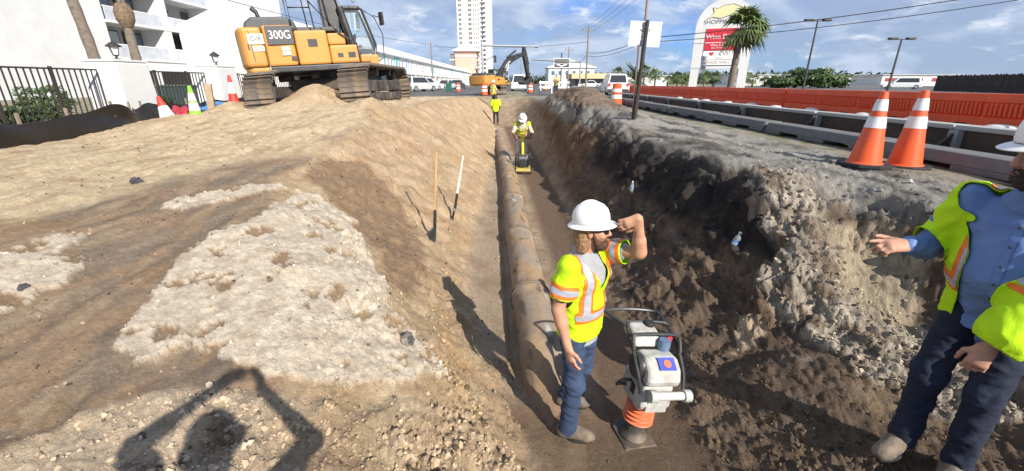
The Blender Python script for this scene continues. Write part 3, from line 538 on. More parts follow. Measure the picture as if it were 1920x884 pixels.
far = sorted([(1155,128,100),(1205,126,112),(1226,133,118),(1268,138,118),(1286,141,126),(1318,134,100),(1335,137,104),(1385,134,100),(1408,140,108),(1430,146,118),(1447,146,116),(1472,133,104),(1493,145,118),(1250,143,128)])
for i,(px,py,Y) in enumerate(far):
    X = (px-960)/845*Y; h = 1.05+(153-py)/845*Y
    palm((X,Y,0),h-.9,1.75+.3*(i%3),ORD[i]+' distant small cabbage palm counted from the left of the row',group='distant palm row',kind=2+i%2,tr=.2,rz=i*1.7,skirt=False)
def date_palm(loc, R_, label):
    t = thing('date_palm', label, 'palm tree', loc); m = MB(); m.lathe([(.35,0),(.42,.5),(.3,1.0),(.1,1.1)],n=10); m.build('trunk', BARK, t); r = np.random.RandomState(4); V = []; F = []
    for i in range(46):
        az = r.rand()*6.28; el = rad(8+75*r.rand()); d = np.array([math.cos(az)*math.cos(el), math.sin(az)*math.cos(el), math.sin(el)]); side = np.array([-math.sin(az),math.cos(az),0]); p = np.array([0,0,1.0]); st = R_*(.8+.3*r.rand())/12; dv = d.copy()
        for k in range(12):
            q = p+dv*st; dv[2] -= .12; dv /= np.linalg.norm(dv); w = .42*math.sin((k+1)/13*3.0)+.05
            for s in (-1,1):
                b = len(V); e = q+side*s*w*R_*.22+np.array([0,0,-.06])+dv*st*.9; V += [tuple(p),tuple(q),tuple(e),tuple(p+(e-p)*.6-dv*.03)]; F.append((b,b+1,b+2,b+3))
            p = q
    link('crown', np_mesh('crown', np.array(V), np.array(F), False), t, pm('date_green', (.09,.125,.05), .5, var=.4, scale=2))
date_palm((15.9,58,0),2.9,'bushy date palm spreading low beside the white SUV')
# ---- town houses in a row on the far left
PAN = [pm('panel_aqua',(.10,.55,.50),.7), pm('panel_sky',(.42,.55,.68),.7), pm('panel_cream',(.66,.62,.50),.7), pm('panel_pink',(.66,.42,.36),.7), pm('panel_mint',(.45,.62,.55),.7)]
TROOF = pm('white_roof', (.74,.75,.76), .6, var=.04, scale=1); SHADE = pm('porch_shade', (.06,.06,.065), .8)  # SHADE: dark under the porches put into the door and opening colour
def town_house(y, k):
    t = thing('town_house', ORD[k]+' white town house of the row counted from the excavator', 'house', (-22,y,0), 0, 'row of town houses'); w = 7.9
    def part(n, a, b, mat, par=None, **kw): m = MB(); m.b2(a,b); return m.build(n, mat, par or t, **kw)
    part('wall', (-10,0,0),(0,w,5.7), WHITE)
    m = MB(); m.prism([(.7,5.703),(.7,5.95),(-5,8.2),(-10.7,5.95),(-10.7,5.703)],'y',0,0.001); m = MB(); m.xz([(.7,5.703),(.7,5.95),(-5,8.2),(-10.7,5.95),(-10.7,5.703)], 0.02, w-.02); m.build('roof', TROOF, t)
    part('upper_panel', (.0,.9,3.4),(.06,w-3.2,5.5), PAN[k%5])
    for y0 in (1.5,3.6,6.0):
        f = part('window',(.04,y0,3.75),(.13,y0+.85,5.15), WHITE2); part('pane',(.13,y0+.1,3.85),(.14,y0+.75,5.05), BLUEGLASS, f)
    m = MB(); m.xz([(0,3.3),(2.4,2.65),(2.4,2.5),(0,2.6)], .05, w-.05); m.build('porch_roof', TROOF, t)
    part('garage_door',(.0,.8,.0),(.05,3.6,2.3), SHADE); part('door',(.0,5.1,.0),(.05,6.2,2.2), SHADE)
    part('garden_wall',(.1,w-.35,0),(2.6,w-.1,2.35), WHITE)
    for yy in (.25,4.4): m = MB(); m.cyl((2.25,yy,0),(2.25,yy,2.55),.09,n=8); m.build('porch_post', WHITE2, t)
for k in range(26): town_house(45.2+k*8, k)
# ---- pink apartment block and white tower behind
def block(name, label, cat, loc, W_, D_, H_, wall, floors, z0, fh, cols, roof=None):
    t = thing(name, label, cat, loc); m = MB(); m.b2((0,0,0),(W_,D_,H_)); m.build('wall', wall, t)
    for f in range(floors):
        z = z0+f*fh
        for (x, w, h, kind) in cols:
            if kind == 'balcony':
                o = MB(); o.b2((x,-.12,z),(x+w,.0,z+h)); oo = o.build('window', DARKGLASS, t); s = MB(); s.b2((x-.3,-1.6,z-.35),(x+w+.6,-.13,z-.05)); s.build('slab', WHITE2, oo); s = MB(); s.b2((x+w*.4,-1.6,z-.05),(x+w+.6,-1.5,z+.95)); s.build('rail', WHITE2, oo)
            else:
                o = MB(); o.b2((x,-.12,z),(x+w,.0,z+h)); oo = o.build('window', WHITE2, t); g = MB(); g.b2((x+.12,-.16,z+.12),(x+w/2-.08,-.121,z+h-.12)); g.build('pane', BLUEGLASS if f > floors-7 else pm('bronze_glass',(.13,.11,.11),.15), oo); g = MB(); g.b2((x+w/2+.08,-.16,z+.12),(x+w-.12,-.121,z+h-.12)); g.build('pane', BLUEGLASS if f > floors-7 else pm('bronze_glass',(.13,.11,.11),.15), oo)
    if roof:
        m = MB(); e = 1.6; rx, ry = W_/2, D_/2; m.add([(-e,-e,H_+.01),(W_+e,-e,H_+.01),(W_+e,D_+e,H_+.01),(-e,D_+e,H_+.01),(rx-W_*.15,ry,H_+roof),(rx+W_*.15,ry,H_+roof)],[(0,1,5,4),(1,2,5),(2,3,4,5),(3,0,4),(3,2,1,0)]); m.build('roof', TROOF, t)
    return t
t = block('tower_block','tall white tower with columns of small windows and dark balconies','tower',(-38.4,330,0),21.5,20,88,WHITE,27,6,2.95,[(1.2,2.2,1.9,'w'),(8.0,2.4,1.9,'w'),(11.4,1.0,1.9,'w'),(12.9,1.0,1.9,'w'),(14.6,1.0,1.9,'w'),(17.2,2.6,1.6,'balcony')])
m = MB(); m.b2((21.5,4,0),(24,18,70)); m.build('side_bay', WHITE, t); m = MB(); m.b2((.2,-.5,0),(.9,0,87.9)); m.build('corner_pier', WHITE, t)
t = block('apartment_block','pink apartment block with a white hipped roof below the tower','building',(-29.6,240,0),11.2,16,16.3,pm('pink_stucco',(.62,.38,.29),.85,var=.05),3,3.6,4.0,[(8.2,.9,1.6,'w')],roof=4.2)
m = MB(); m.b2((-.06,-.25,13.6),(11.3,-.02,14.3)); m.build('string_course', WHITE2, t)
for z in (5.2,8.8,12.2):
    m = MB(); m.b2((11.22,.5,z),(11.4,6,z+1.9)); o = m.build('window', DARKGLASS, t); m = MB(); m.b2((11.22,.2,z-.5),(12.6,6.4,z-.1)); m.build('balcony', WHITE2, o)
m = MB(); m.b2((-2.6,.6,4),(-.02,8,15)); m.build('stair_bay', pm('stair_dark',(.20,.19,.19),.8), t)
for z in (5,8.5,12): m = MB(); m.b2((-2.9,.3,z),(-.02,8.3,z+.5)); m.build('stair_slab', WHITE2, t)
# ---- shop with tan canopy, white hall behind, far low buildings
t = thing('shop', 'low shop with a tan canopy beyond the road', 'shop', (16,120,0)); m = MB(); m.b2((0,0,0),(12.5,10,2.6)); m.build('wall', pm('shop_wall',(.30,.28,.26),.8), t)
m = MB(); m.b2((-.6,-2.4,2.0),(13,10,3.25)); m.build('canopy', pm('tan_fascia',(.62,.47,.27),.7,var=.06), t)
for k in range(6): m = MB(); m.b2((.8+k*2,-.06,.3),(2.3+k*2,0,1.8)); m.build('shop_window', DARKGLASS, t)
t = thing('hall', 'white hall with a blue gable behind the tan shop', 'building', (12,150,0)); m = MB(); m.b2((0,0,0),(15,12,5.6)); m.build('wall', WHITE, t); m = MB(); m.xz([(-.6,5.61),(15.6,5.61),(15.6,5.8),(7,8.0),(-.6,5.8)],-.5,12.5); m.build('roof', TROOF, t)
for k in range(6): m = MB(); m.b2((1+k*2.3,-.08,3.4),(2+k*2.3,0,4.6)); m.build('window', BLUEGLASS, t)
def longhouse(name,label,loc,W_,H_,stripe=None,rot=0):
    t = thing(name,label,'building',loc,rot); m = MB(); m.b2((0,0,0),(W_,14,H_)); m.build('wall', WHITE, t); m = MB(); m.b2((-.5,-.5,H_+.002),(W_+.5,14.5,H_+.3)); m.build('roof_edge', GALV, t)
    if stripe:
        for a,b in stripe: m = MB(); m.b2((a,-.08,H_*.42),(b,0,H_*.75)); m.build('red_band', pm('red_band',(.28,.03,.03),.6), t)
    return t
longhouse('store','long low white store behind the distant palms',(82,172,0),62,3.6)
longhouse('depot','white depot with dark red bands beyond the car park',(122,150,0),26,3.3,[(1,13.5),(16.5,25)])
longhouse('motel','white low building glimpsed behind the date palm',(30,150,0),22,3.0)
# ---- big shopping centre sign
def txt(name, body, size, mat, parent, loc, rot, ext=.01, ax='CENTER', sx=1):
    cu = bpy.data.curves.new(name,'FONT'); cu.body = body; cu.size = size; cu.extrude = ext; cu.align_x = ax; cu.align_y = 'CENTER'; cu.resolution_u = 3
    o = bpy.data.objects.new(name, cu); COL.objects.link(o); dg = bpy.context.evaluated_depsgraph_get(); me = bpy.data.meshes.new_from_object(o.evaluated_get(dg)); bpy.data.objects.remove(o); bpy.data.curves.remove(cu)
    q = link(name, me, parent); me.materials.clear(); me.materials.append(mat); q.location = loc; q.rotation_euler = rot; q.scale = (sx,1,1); return q
RED = pm('sign_red',(.55,.03,.05),.45,var=.05); INK = pm('sign_ink',(.06,.06,.07),.5); REDT = pm('heart_red',(.65,.03,.04),.4)
def shop_sign():
    t = thing('pylon_sign','tall white arched shopping centre pylon sign','sign',(25.2,56,0),rad(-22)); H = 7.2; w = 3.15
    for s in (-1,1): m = MB(); m.b2((s*w-(.95 if s > 0 else 0),-.6,0),(s*w+(.95 if s < 0 else 0),.6,2.6)); m.build('leg', WHITE, t)
    m = MB(); m.b2((-w,-.6,2.602),(w,.6,H)); m.build('body', WHITE, t)
    arc = [(w*math.cos(a),H+.002+3.0*math.sin(a)) for a in [math.pi*i/24 for i in range(25)]]; m = MB(); m.xz(arc,-.6,.6); m.build('arch_top', WHITE, t)
    F_ = (rad(90),0,0)
    def panel(n,a,b,mat): m = MB(); m.b2((a[0],-.66,a[1]),(b[0],-.603,b[1])); return m.build(n,mat,t)
    p = panel('red_panel',(-1.95,4.7),(1.55,7.05),RED); txt('lettering','Winn Dixie',.72,WHITE2,p,(-.2,-.665,6.15),F_,.006); txt('lettering','Wine & Spirits',.36,WHITE2,p,(-.2,-.665,5.25),F_,.006); txt('lettering','Beer, Wine & Spirits',.22,WHITE2,p,(-.2,-.665,4.95),F_,.006)
    q = MB(); q.b2((-1.9,-.67,5.5),(1.5,-.661,5.56)); q.build('divider', WHITE2, p)
    p = panel('pharmacy_panel',(-1.95,3.65),(1.55,4.62),WHITE2); txt('lettering','CVS',.62,INK,p,(.3,-.665,4.3),F_,.006); txt('lettering','pharmacy',.26,pm('ink_grey',(.35,.35,.36),.5),p,(-.1,-.665,3.85),F_,.006)
    hp = []
    for i in range(28): a = 2*math.pi*i/28; hp.append((-1.05+.017*16*math.sin(a)**3, 4.3+.017*(13*math.cos(a)-5*math.cos(2*a)-2*math.cos(3*a)-math.cos(4*a))))
    m = MB(); m.xz(hp,-.67,-.662); m.build('heart', REDT, p)
    p = panel('nail_panel',(-1.95,3.05),(1.55,3.6),WHITE2); txt('lettering','ANGEL NAILS',.42,pm('ink_brown',(.28,.2,.18),.5),p,(-.2,-.665,3.33),F_,.006)
    for z in (4.64,3.62,3.02): m = MB(); m.b2((-2.0,-.665,z-.02),(1.6,-.603,z+.02)); m.build('joint', INK, t)
    txt('lettering','SHOPPING',.62,INK,t,(-.75,-.61,7.75),F_,.006,sx=1.1)
    blob = [(-2.0,8.1),(-1.4,8.3),(-.6,8.15),(.4,8.45),(1.4,8.2),(2.1,8.5),(1.6,9.2),(.6,9.6),(-.4,9.5),(-1.0,9.2),(-1.5,9.3),(-1.3,8.8)]; m = MB(); m.xz(blob,-.64,-.603); m.build('emblem', pm('emblem_cream',(.72,.64,.36),.6), t)
    m = MB(); m.tube([(x,-.65,z) for x,z in blob],.035,5,closed=True); m.build('emblem_outline', pm('ink_grey',(.35,.35,.36),.5), t)
    for z in (5.5,2.7):
        m = MB(); m.b2((-w-.01,-.61,z-.02),(-1.97,-.602,z+.02)); m.build('joint', INK, t)
shop_sign()
t = thing('speed_sign','small white thirty speed limit sign before the pylon sign','sign',(20.8,50,0)); m = MB(); m.cyl((0,.02,0),(0,.02,3.4),.035,n=8); m.build('post', GALV, t); m = MB(); m.b2((-.3,-.03,2.3),(.3,0,3.2)); p = m.build('plate', WHITE2, t); m = MB(); m.b2((-.34,-.03,3.22),(.34,0,3.75)); m.build('school_plate', pm('plate_grey',(.55,.57,.58),.5), t)
txt('lettering','30',.52,INK,p,(0,-.036,2.58),(rad(90),0,0),.003); txt('lettering','SPEED LIMIT',.11,INK,p,(0,-.036,3.02),(rad(90),0,0),.003)
# ---- hedges, far wood, timber fence, lamp posts
for i,(x,y,r,h) in enumerate([(58,88,4.2,2.0),(63,90,3.6,1.5),(52,88,2.4,1.2)]): shrub((x,y,0),r,['wide flowering hedge beyond the car park','lower dark hedge at the right of the flowering hedge','small hedge left of the flowering hedge'][i],20+i,n=2600,h=h)
o = leaf_cloud('far_wood',(150,330,1.5),190,12,6,9000,1.6,pm('wood_green',(.06,.09,.045),.7,var=.4,scale=.2),None,31,.3); tag(o,'dark green line of far trees on the horizon','trees',kind='stuff'); del o['category']
def timber_fence():
    t = thing('timber_fence','tall dark brown timber fence at the right edge','fence'); A = Vector((56,60,0)); B = Vector((45.5,29,0)); n = 150; d = (B-A)/n; ang = math.atan2(d.y,d.x)
    m = MB(); m.b2((0,-.012,0),(d.length*.97,.012,1.9)); me = m.mesh('board'); me.materials.append(pm('timber_dark',(.045,.032,.026),.85,var=.35,scale=2.5))
    for k in range(n):
        o = link('board', me, t); p = A+d*k; o.location = (p.x,p.y,rng.uniform(-.08,.06)); o.rotation_euler = (0,rng.uniform(-.012,.012),ang)
    for z in (.5,1.4): m = MB(); m.box(((A.x+B.x)/2+.06,(A.y+B.y)/2-.02,z),((B-A).length,.05,.1),(0,0,ang)); m.build('rail', WOODP, t)
timber_fence()
for (px, top, X, Y, lab) in ((0,6.6,29,45,'tall car park lamp post with twin heads left of the hedge'),(0,5.0,37.45,45,'twin headed lamp post before the depot')):
    t = thing('lamp_post',lab,'lamp post',(X,Y,0),0,'car park lamp posts'); m = MB(); m.cyl((0,0,0),(0,0,top),.11,.07,8); m.build('pole', pm('lamp_brown',(.07,.06,.055),.5), t); m = MB(); m.cyl((-.9,0,top-.05),(.9,0,top-.05),.04,n=6); m.build('arm', IRON, t)
    for s in (-1,1): m = MB(); m.box((s*.85,0,top+.02),(.75,.45,.2)); m.build('lamp_head', IRON, t, bevel=.04)
# ---- traffic signal mast, hanging signs, utility poles and wires
t = thing('signal_mast','grey signal mast with a long horizontal arm over the far road','signal mast',(-4.45,70,0)); m = MB(); m.cyl((0,0,0),(0,0,6.9),.2,.16,10); m.build('pole', GALV, t); m = MB(); m.cyl((0,0,6.3),(8.5,0,6.15),.17,.11,10); m.build('arm', GALV, t)
m = MB(); m.box((1.9,0,4.4),(.35,.3,1.0)); m.build('signal_head', IRON, t, bevel=.03); m = MB(); m.cyl((0,0,4.0),(1.9,0,4.9),.06,n=6); m.build('bracket', IRON, t); m = MB(); m.b2((7.9,-.1,5.95),(8.3,.1,6.08)); m.build('camera_box', IRON, t)
t = thing('span_mast','grey mast arm crossing from the right over the far road','signal mast',(13.4,90,0)); m = MB(); m.cyl((0,0,0),(0,0,5.0),.16,.14,8); m.build('pole', GALV, t); m = MB(); m.cyl((0,0,4.75),(-9.6,0,5.2),.13,.09,8); m.build('arm', pm('arm_dark',(.13,.13,.13),.5), t)
t = thing('shop_board','square dark shop board with white lettering on a pole','sign',(9.3,95,0)); m = MB(); m.cyl((.9,0,0),(.9,0,6.7),.12,n=8); m.build('pole', IRON, t); m = MB(); m.b2((-.7,-.2,3.9),(2.6,.2,5.75)); b = m.build('cabinet', WHITE2, t); m = MB(); m.b2((-.55,-.24,4.05),(2.45,-.205,4.75)); m.build('panel', INK, t); m = MB(); m.b2((-.55,-.24,4.85),(2.45,-.205,5.6)); m.build('panel', INK, t)
m = MB(); m.tube([(-.4+.15*i,-.25,5.22+.17*(1 if i%2 else -1)) for i in range(19)],.045,5); m.build('script_lettering',WHITE2,t); m = MB(); m.xz([(-.3,4.5),(.3,4.62),(.95,4.3),(1.6,4.62),(2.2,4.5),(1.5,4.35),(.95,4.12),(.4,4.35)],-.25,-.241); m.build('wing_emblem',WHITE2,t)
def pole(X,Y,h,lab,lean=0,arms=True):
    t = thing('utility_pole',lab,'utility pole',(X,Y,0),0,'utility poles'); m = MB(); m.cyl((0,0,0),(lean,0,h),.17,.11,8); m.build('shaft', WOODP, t)
    if arms: m = MB(); m.box((lean,0,h-.7),(2.2,.1,.12)); m.build('crossarm', WOODP, t)
    for k in (-.9,0,.9): m = MB(); m.cyl((lean+k,0,h-.64),(lean+k,0,h-.42),.05,.03,6); m.build('insulator', IRON, t)
pole(12.2,75,9.5,'wooden utility pole right of the far worker'); pole(13.5,110,9.0,'more distant wooden utility pole by the shop board'); pole(12.65,45,10.5,'tall wooden utility pole rising behind the posted sign'); pole(-14.8,85,8.0,'thin utility pole in front of the town houses',arms=False); pole(3.4,170,9,'thin far utility pole left of the clipboard worker',arms=False)
def wire(a, b, sag, r, lab):
    a = Vector(a); b = Vector(b); m = MB(); m.tube([a.lerp(b,i/20)-Vector((0,0,sag*4*(i/20)*(1-i/20))) for i in range(21)], r, 4); o = m.build('power_line', IRON); tag(o, lab, 'cable', 'overhead cables')
wire((12.65,45,5.05),(40,36,7.9),.35,.035,'upper heavy cable running to the upper right'); wire((12.65,45,4.7),(40,36,7.2),.45,.03,'lower heavy cable running to the upper right')
wire((12.2,75,5.6),(12.65,45,5.05),.5,.035,'upper cable between the two nearer poles'); wire((12.2,75,5.1),(12.65,45,4.7),.5,.03,'lower cable between the two nearer poles'); wire((13.4,90,4.9),(12.2,75,5.4),.1,.04,'cable from the mast arm to the pole')
wire((-14.8,85,7.3),(12.2,75,7.2),.6,.03,'long thin cable spanning the road'); wire((-14.8,85,7.6),(-24,40,7.6),.5,.025,'thin cable along the town houses')
for k,x in enumerate((-.9,0,.9)): wire((12.2+x,75,9.0),(12.65+x,45,10.0),.3,.018,['left','middle','right'][k]+' top wire between the two nearer poles'); wire((12.65+x,45,10.0),(34+x*4,20,13.5),.3,.015,['left','middle','right'][k]+' top wire leaving the frame to the right')
# ================================================================ excavators
YEL = pm('digger_yellow',(.53,.25,.05),.45,var=.10,scale=3,dirt=(.36,.215,.09),damt=.45,dscale=1.6,spec=.4); BLK = pm('digger_black',(.028,.03,.034),.42,var=.2,dirt=(.12,.10,.08),damt=.35,dscale=2)
STEEL = pm('track_steel',(.17,.145,.125),.6,metal=.35,var=.3,scale=7,dirt=(.34,.24,.15),damt=.75,dscale=3,bump=.2,bscale=25); CHROME = pm('chrome',(.6,.6,.6),.2,metal=.9); RUBBER = pm('rubber',(.02,.02,.021),.75,var=.2); CABGL = pm('cab_glass',(.55,.62,.66),.03,trans=.9,var=.02,spec=.6)
DUSTB = pm('dusty_black',(.05,.047,.043),.6,var=.2,dirt=(.25,.18,.12),damt=.6,dscale=2.5); GREYP = pm('hood_grey',(.055,.06,.066),.5,var=.15)
def excavator(label, loc, track_yaw, upper_yaw, tilt, boom_a, stick_a, bucket, decal, shoes=True, gauge=1.3, tw=.8, scale=1.0, boomtext=None, upper=(1,1,1)):
    t = thing('excavator', label, 'excavator', loc); t.rotation_euler = (0, tilt, 0); t.scale = (scale,)*3
    MT = Matrix.Rotation(track_yaw,4,'Z'); MU = Matrix.Translation((0,0,1.04)) @ Matrix.Rotation(upper_yaw,4,'Z') @ Matrix.Diagonal((*upper,1)) @ Matrix.Translation((0,0,-1.12)); MUB = Matrix.Translation((0,0,1.04)) @ Matrix.Rotation(upper_yaw,4,'Z') @ Matrix.Scale((upper[0]+upper[1])/2,4) @ Matrix.Translation((0,0,-1.12))
    def put(mb, name, mat, M, parent=None, **kw):
        o = mb.build(name, mat, parent or t, **kw)
        if parent is None: o.matrix_local = M
        return o
    def b2(name, a, b, mat, M=MU, parent=None, bevel=.03): m = MB(); m.b2(a,b); return put(m, name, mat, M, parent, bevel=bevel)
    # undercarriage: x = travel direction
    L_, R_ = 1.93, .52
    path = []; n = 86; per = 4*L_+2*math.pi*R_
    for i in range(n):
        s = per*i/n
        if s < 2*L_: p = (-L_+s, R_*2, 0)
        elif s < 2*L_+math.pi*R_: a = (s-2*L_)/R_; p = (L_+R_*math.sin(a), R_+R_*math.cos(a), -a)
        elif s < 4*L_+math.pi*R_: p = (L_-(s-2*L_-math.pi*R_), 0, math.pi)
        else: a = (s-4*L_-math.pi*R_)/R_; p = (-L_-R_*math.sin(a), R_-R_*math.cos(a), math.pi-a)
        path.append(p)
    sh = MB(); pit = per/n*.94; sh.b2((-pit/2,-tw/2,0),(pit/2,tw/2,.03))
    sh.b2((pit/2-.035,-tw/2+.004,.03),(pit/2-.004,tw/2-.004,.075))
    shm = sh.mesh('track_shoe'); shm.materials.append(STEEL)
    for s in (-1,1):
        tr = MB(); yy = s*gauge; tr.b2((-L_,yy-.2,R_-.16),(L_,yy+.2,R_+.16)); trk = put(tr,'track_frame',DUSTB,MT,bevel=.04)
        for i in range(9): c = MB(); x = -L_+.45+i*(2*L_-.9)/8; c.cyl((x,yy-.26,.19),(x,yy+.26,.19),.13,n=12); put(c,'roller',DUSTB,MT,trk)
        for x in (-.7,.7): c = MB(); c.cyl((x,yy-.2,R_*2-.12),(x,yy+.2,R_*2-.12),.1,n=10); put(c,'carrier_roller',DUSTB,MT,trk)
        for x in (-L_,L_):
            c = MB(); c.lathe([(.0,-.12),(.16,-.12),(.2,-.07),(.36,-.07),(R_-.02,-.05),(R_-.02,.05),(.36,.07),(.2,.07),(.16,.12),(0,.12)],n=20,M=Matrix.Translation((x,yy,R_))@Matrix.Rotation(rad(90),4,'X')); put(c,'idler' if x < 0 else 'sprocket',DUSTB,MT,trk,smooth=True)
        for k in (-.6,.6): c = MB(); c.b2((k-.3,yy+s*.2-.02,R_-.1),(k+.3,yy+s*.22,R_+.12)); put(c,'guard_plate',STEEL,MT,trk)
        if shoes:
            for (x,z,a) in path:
                o = link('track_shoe', shm, t); o.matrix_local = MT @ Matrix.Translation((x,yy,z)) @ Matrix.Rotation(-a if False else a,4,'Y') 
        else:
            m = MB()
            for (x,z,a) in path: m.add(*([[tuple(v.co) for v in shm.vertices],[tuple(p.vertices) for p in shm.polygons]]),0,Matrix.Translation((x,yy,z)) @ Matrix.Rotation(a,4,'Y'))
            put(m,'track_belt',STEEL,MT)
    m = MB(); m.prism([(-.9,-gauge+.15),(.9,-gauge+.15),(.7,-.6),(.7,.6),(.9,gauge-.15),(-.9,gauge-.15),(-.7,.6),(-.7,-.6)],'z',.5,.86); put(m,'car_body',DUSTB,MT,bevel=.05)
    m = MB(); m.cyl((0,0,.86),(0,0,1.12),.72,n=28); m.cyl((0,0,.98),(0,0,1.04),.8,n=28); put(m,'slew_ring',BLK,MU)
    # upper structure: x forward, y left
    m = MB(); m.b2((-2.2,-1.4,1.12),(1.1,1.4,1.28)); put(m,'deck',BLK,MU,bevel=.03)
    arc = [(-2.25,-1.48)]+[(-2.72-.36*math.cos(a)**.7, 1.48*math.sin(a)/math.sin(rad(86))) for a in [rad(-86+172*i/16) for i in range(17)]]+[(-2.25,1.48)]
    m = MB(); m.prism(arc,'z',1.28,2.28); cw = put(m,'counterweight',YEL,MU,bevel=.09,seg=3)
    m = MB(); m.prism([(x*.96-.06,y*.94) for x,y in arc],'z',1.12,1.279); put(m,'counterweight_foot',YEL,MU,cw,bevel=.06)
    def decal_txt(body, size, loc_, rz, mat, par, plate=None):
        if plate: 
            q = MB(); q.b2((-plate[0]/2,-.012,-plate[1]/2),(plate[0]/2,.004,plate[1]/2)); po = q.build('decal_plate', plate[2], par); po.matrix_local = Matrix.Translation(loc_) @ Matrix.Rotation(rz,4,'Z')
        o = txt('lettering', body, size, mat, par, (0,0,0), (0,0,0), .003); o.matrix_local = Matrix.Translation(loc_) @ Matrix.Rotation(rz,4,'Z') @ Matrix.Translation((0,-.02,0)) @ Matrix.Rotation(rad(90),4,'X')
    if decal:
        cream_d = pm('decal_cream',(.66,.6,.5),.5); decal_txt('300G', .30, (-1.72,-1.485,2.06), 0, WHITE2, t if False else cw, (.80,.46,GREYP)); decal_txt('CVR', .17, (-2.45,-1.49,1.98), 0, INK, cw, (.46,.26,pm('decal_grey',(.55,.55,.53),.5))); decal_txt('DS 76', .10, (-2.42,-1.49,1.74), 0, INK, cw, (.34,.13,cream_d)); decal_txt('WARNING', .055, (-1.62,-1.485,1.66), 0, INK, cw, (.26,.22,cream_d))
        q = MB(); q.b2((-2.62,-1.488,1.42),(-2.60,-1.478,2.2)); q.build('door_seam', BLK, cw); q = MB(); q.b2((-2.72,-1.50,1.72),(-2.68,-1.46,1.86)); q.build('latch', BLK, cw)
    # engine hood
    m = MB(); m.xz([(-2.75,2.2),(-2.7,2.42),(-2.45,2.56),(-1.5,2.56),(-1.2,2.46),(-1.1,2.2)],-1.2,1.25); hood = put(m,'engine_hood',GREYP,MU,bevel=.07)
    for y in (-.6,.35): q = MB(); q.b2((-2.745,y,2.28),(-2.70,y+.5,2.40)); q.build('vent', RUBBER, hood)
    m = MB(); m.tube([(-2.25,.75,2.5),(-2.25,.75,2.8),(-2.28,.75,2.92),(-2.42,.75,3.04)],.075,10); put(m,'exhaust_pipe',BLK,MU,smooth=True)
    m = MB(); m.b2((-1.45,-.9,2.2),(.2,1.3,2.32)); put(m,'top_deck',GREYP,MU,bevel=.03)
    # right-hand panels and boxes
    m = MB(); m.prism([(-2.22,-1.42),(-1.35,-1.46),(-1.3,-1.2),(-1.3,-.6),(-2.22,-.6)],'z',1.285,2.32); sp = put(m,'side_panel',YEL,MU,bevel=.06)
    q = MB(); q.b2((-1.5,-1.50,1.42),(-1.33,-1.44,1.52)); q.build('hand_slot', BLK, sp)
    b2('fuel_tank',(-1.29,-1.42,1.285),(-.25,-.55,2.18),YEL,bevel=.06); b2('tool_box',(-.24,-1.42,1.285),(.75,-.6,1.78),YEL,bevel=.06); b2('step_box',(.76,-1.4,1.285),(1.12,-.65,1.5),YEL,bevel=.04); b2('upper_box',(-.24,-1.36,1.79),(.35,-.62,2.1),YEL,bevel=.05)
    b2('side_skirt',(-1.3,1.0,1.285),(-.1,1.43,2.2),YEL); b2('handle_recess',(-.9,-1.432,1.75),(-.6,-1.422,1.95),BLK,bevel=0); b2('label_plate',(0.0,-1.432,1.45),(.18,-1.424,1.56),BLK,bevel=0); b2('label_plate',(.35,-1.432,1.43),(.6,-1.424,1.58),BLK,bevel=0)
    for pts in ([(-1.3,-1.38,2.3),(-1.3,-1.38,3.15),(-1.2,-1.38,3.25),(-.75,-1.38,3.25),(-.65,-1.38,3.15),(-.6,-1.38,2.2)],[(-1.35,-.65,2.3),(-1.35,-.65,3.1),(-1.25,-.65,3.2),(-.8,-.65,3.2),(-.75,-.65,2.2)],[(-1.3,-1.38,2.75),(-.63,-1.38,2.75)],[(-.62,-1.38,2.9),(.15,-1.42,2.1),(.7,-1.44,1.8),(.72,-1.44,1.35)]):
        m = MB(); m.tube(pts,.022,8); put(m,'handrail',BLK,MU,smooth=True)
    # boom, stick, bucket
    def seg(name, pts_top, pts_bot, y0, y1, M, mat=BLK, bevel=.03): m = MB(); m.xz(pts_top+pts_bot[::-1], y0, y1); return put(m,name,mat,M,bevel=bevel)
    MB_ = MUB @ Matrix.Translation((.15,-.12,1.75)) @ Matrix.Rotation(-boom_a,4,'Y')
    bm_ = seg('boom',[(-.25,.18),(1.2,.72),(2.6,1.12),(3.4,1.08),(4.6,.72),(5.7,.28)],[(-.25,-.2),(1.2,.1),(2.5,.42),(3.3,.42),(4.6,.18),(5.7,-.02)],-.26,.26,MB_,bevel=.04)
    BR = Matrix.Translation((.15,-.12,1.75)) @ Matrix.Rotation(-boom_a,4,'Y')
    for y in (-.42,.30):
        A_ = Vector((.80,-.12+y+.06,1.40)); B_ = BR @ Vector((2.45,y+.06,.62)); c = MB(); c.cyl(A_,A_.lerp(B_,.62),.11,n=14); c.cyl(A_.lerp(B_,.58),A_.lerp(B_,.64),.125,n=14); put(c,'boom_cylinder',BLK,MUB,smooth=True); c = MB(); c.cyl(A_.lerp(B_,.6),B_,.055,n=10); put(c,'cylinder_rod',CHROME,MUB,smooth=True); c = MB(); c.cyl(A_+Vector((0,-.09,0)),A_+Vector((0,.09,0)),.13,n=14); put(c,'cylinder_pin',YEL,MUB,smooth=True)
    for k_,y in enumerate((-.30,-.28,.27)): c = MB(); c.tube([(.2,y,.05),(.9,y-.03,.42),(2.0,y-.02,.86),(3.2,y,1.0),(4.6,y,.62)],.025,6); put(c,'hose',RUBBER,MB_,smooth=True)
    tip = (5.62,.13); MS = MB_ @ Matrix.Translation((tip[0],0,tip[1])) @ Matrix.Rotation(-stick_a,4,'Y')
    c = MB(); c.cyl((2.9,0,1.25),(4.6,0,1.15),.11,n=12); put(c,'stick_cylinder',BLK,MB_,smooth=True)
    seg('stick',[(-.75,.28),(-.2,.42),(.4,.4),(2.9,.16)],[(-.75,.1),(0,-.2),(1,-.16),(2.9,-.14)],-.2,.2,MS,bevel=.03)
